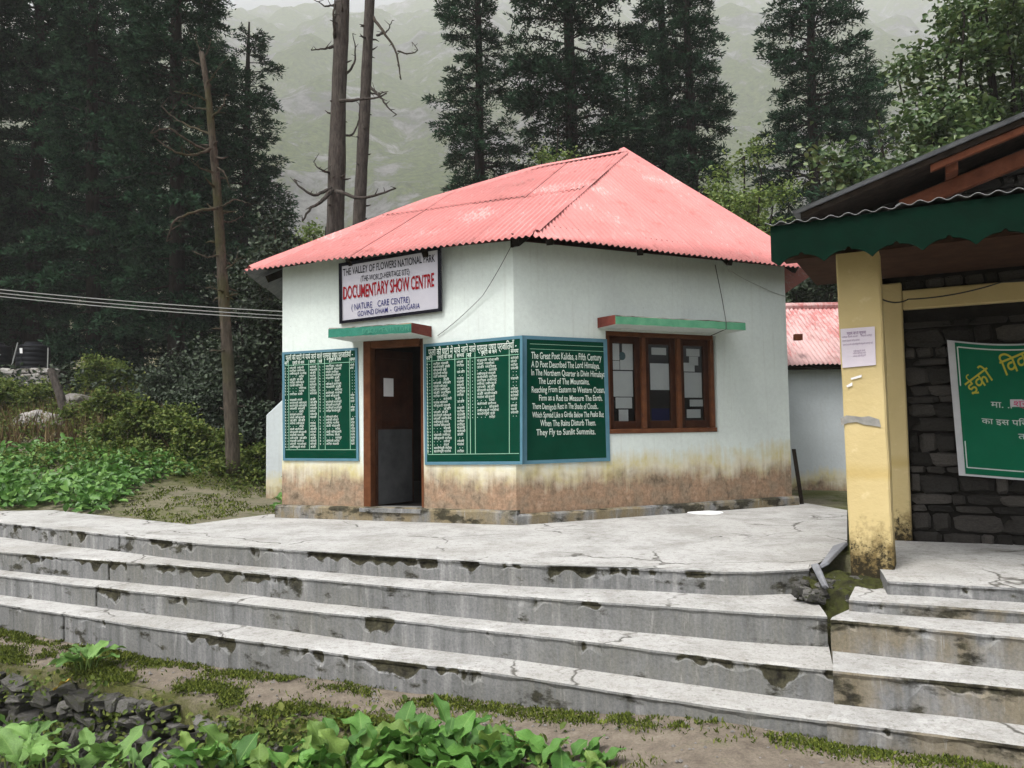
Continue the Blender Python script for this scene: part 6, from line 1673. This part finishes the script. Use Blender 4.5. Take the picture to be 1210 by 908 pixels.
LOBE = [leaf_mesh(20 + i, 0.5, 1.2, MAT['dock_pale'], 0.09) for i in range(5)]
OLD = mat_copy(leaf_mesh(44, 0.4, 1.5, MAT['dock_yellow']), MAT['dock_yellow'])
def leafy(px, py, z, n, size, kind, label, seed, spread=0.12, up=(0.1, 0.95), name='broadleaf_plant', hgt=0.15):
    b = onz(px, py, z); r = random.Random(seed); t = empty(name, b, label, 'plant', 'broad-leaved plants in the foreground')
    m = MB()
    for k in range(n):
        az = k * 2.399 + r.uniform(-.4, .4); inc = r.uniform(*up); q = V3(r.gauss(0, spread), r.gauss(0, spread * 0.7), 0)
        st = q + V3(math.cos(az) * 0.05, math.sin(az) * 0.05, r.uniform(0.3, 1.0) * hgt)
        m.tube([b + q + V3(0, 0, -0.12), b + st], [0.007, 0.005], 5, cap=False)
        pool = DOCK if kind == 'dock' else LOBE
        o = link('leaf', pool[r.randrange(len(pool))], t, st)
        s = size * r.uniform(0.42, 1.15); o.scale = (s, s * r.uniform(0.85, 1.1), s); o.rotation_euler = (r.uniform(-.3, .3), -inc, az)
    o = m.build('stem', MAT['stem'], t); o['kind'] = 'stuff'
    return t, b
leafy(245, 925, -0.94, 26, 0.23, 'dock', 'upright broad-leaved plant at the bottom left of centre', 1, 0.11)
leafy(430, 915, -0.88, 38, 0.215, 'dock', 'leafy clump at the bottom, left one of the dense central mass', 2, 0.13)
leafy(505, 912, -0.86, 38, 0.22, 'dock', 'tallest leafy clump in the dense central mass at the bottom', 3, 0.12, hgt=0.2)
leafy(585, 916, -0.85, 36, 0.21, 'dock', 'leafy clump at the bottom, right of the tallest one', 4, 0.13)
leafy(665, 925, -0.82, 30, 0.20, 'dock', 'rightmost low leafy clump at the bottom beside the path', 5, 0.13, (0.2, 0.8), hgt=0.1)
leafy(350, 935, -0.95, 28, 0.21, 'dock', 'leafy plant at the bottom between the upright plant and the central mass', 6, 0.13)
leafy(560, 935, -0.88, 18, 0.26, 'dock', 'leafy clump cut by the bottom edge below the central mass', 7, 0.16)
leafy(440, 938, -0.92, 18, 0.26, 'dock', 'leafy clump cut by the bottom edge left of the central mass', 8, 0.16)
leafy(100, 786, -0.76, 11, 0.25, 'lobe', 'soft leafy plant growing on top of the retaining wall', 9, 0.03, (0.05, 0.6), hgt=0.08)
t_, b_ = leafy(15, 890, -1.25, 20, 0.28, 'lobe', 'pale leafy plant in the bottom left corner', 10, 0.2, (0.2, 0.9))
leafy(105, 925, -1.20, 14, 0.24, 'lobe', 'pale leafy plant below the wall right of the corner one', 11, 0.15, (0.3, 1.0))
leafy(20, 925, -1.15, 14, 0.30, 'lobe', 'pale leafy plant cut by the bottom left corner', 12, 0.15, (0.2, 0.9))
leafy(185, 930, -1.10, 10, 0.22, 'lobe', 'small pale leafy plant left of the upright plant', 13, 0.1, (0.4, 1.1))
o = link('withered_leaf', OLD, None, onz(84, 803, -0.80)); o.scale = (0.14, 0.14, 0.14); o.rotation_euler = (0.4, 0.5, 3.6); prop(o, 'yellow withered leaf hanging over the wall edge', 'leaf')
# small mixed weeds between the broad leaves
wp = []
for px, py, z, n_, sx in ((300, 880, -0.95, 420, 0.30), (380, 868, -0.86, 420, 0.25), (470, 900, -0.86, 300, 0.25), (620, 905, -0.82, 260, 0.22), (60, 850, -1.30, 520, 0.35), (130, 868, -1.30, 420, 0.30), (215, 855, -1.15, 420, 0.22), (270, 845, -0.95, 380, 0.2)):
    c = onz(px, py, z); wp.append(c + rng.normal(scale=(sx, sx * 0.5, 0.0), size=(n_, 3)) + np.column_stack([np.zeros((n_, 2)), rng.uniform(-0.06, 0.12, n_)]))
wp = np.concatenate(wp); N = rng.normal(scale=0.5, size=wp.shape); N[:, 2] += 0.8; N[:, 1] -= 0.3; N /= np.linalg.norm(N, axis=1)[:, None]
v, f = leaves(wp, N, rng.uniform(0.02, 0.065, len(wp)), 0.66)
o = link('small_weeds', mesh_arrays('small_weeds', v, f, MAT['shrub_mid'])); prop(o, 'small mixed weeds between the broad leaves in the foreground', 'plants', kind='stuff')
# nettle-like plant against the wall
nb = onz(190, 880, -1.45)
nt = empty('leafy_weed', nb, 'dark upright small-leaved weed against the retaining wall', 'plant'); m = MB(); r7 = random.Random(9); PP = []; NN = []
for k in range(9):
    q = V3(r7.uniform(-.28, .28), r7.uniform(-.12, .12), 0); h = r7.uniform(0.3, 0.6); m.tube([nb + q, nb + q * 1.15 + V3(0, 0, h)], [0.006, 0.003], 5)
    for z in np.arange(0.06, h, 0.035):
        for s in range(4): az = s * 1.57 + z * 30; PP.append(q * (1 + .15 * z / h) + V3(math.cos(az) * .02, math.sin(az) * .02, z)); NN.append(V3(math.cos(az) * 0.5, math.sin(az) * 0.5, 0.8))
rng = np.random.default_rng(3); N = np.array(NN) + rng.normal(scale=.25, size=(len(NN), 3)); N /= np.linalg.norm(N, axis=1)[:, None]
v, f = leaves(np.array(PP), N, rng.uniform(0.035, 0.075, len(PP)), 0.62)
o = link('foliage', mesh_arrays('foliage', v, f, MAT['shrub_mid']), nt); o = m.build('stem', MAT['stem'], nt); o['kind'] = 'stuff'

# ================================================================== haze
hz = MB(); hz.fbox(V3(-1450, -70, -4), [2900, 0, 0], [0, 1800, 0], [0, 0, 1130])
hm = bpy.data.materials.new('pale mountain air'); hm.use_nodes = True; ht = hm.node_tree
for n in list(ht.nodes): ht.nodes.remove(n)
ho = ht.nodes.new('ShaderNodeOutputMaterial'); pvn = ht.nodes.new('ShaderNodeVolumePrincipled')
pvn.inputs['Color'].default_value = (0.97, 0.98, 0.99, 1); pvn.inputs['Density'].default_value = 0.00062; pvn.inputs['Anisotropy'].default_value = -0.1
ht.links.new(pvn.outputs[0], ho.inputs['Volume'])
o = hz.build('haze', hm); prop(o, 'pale mist filling the valley air', kind='stuff')
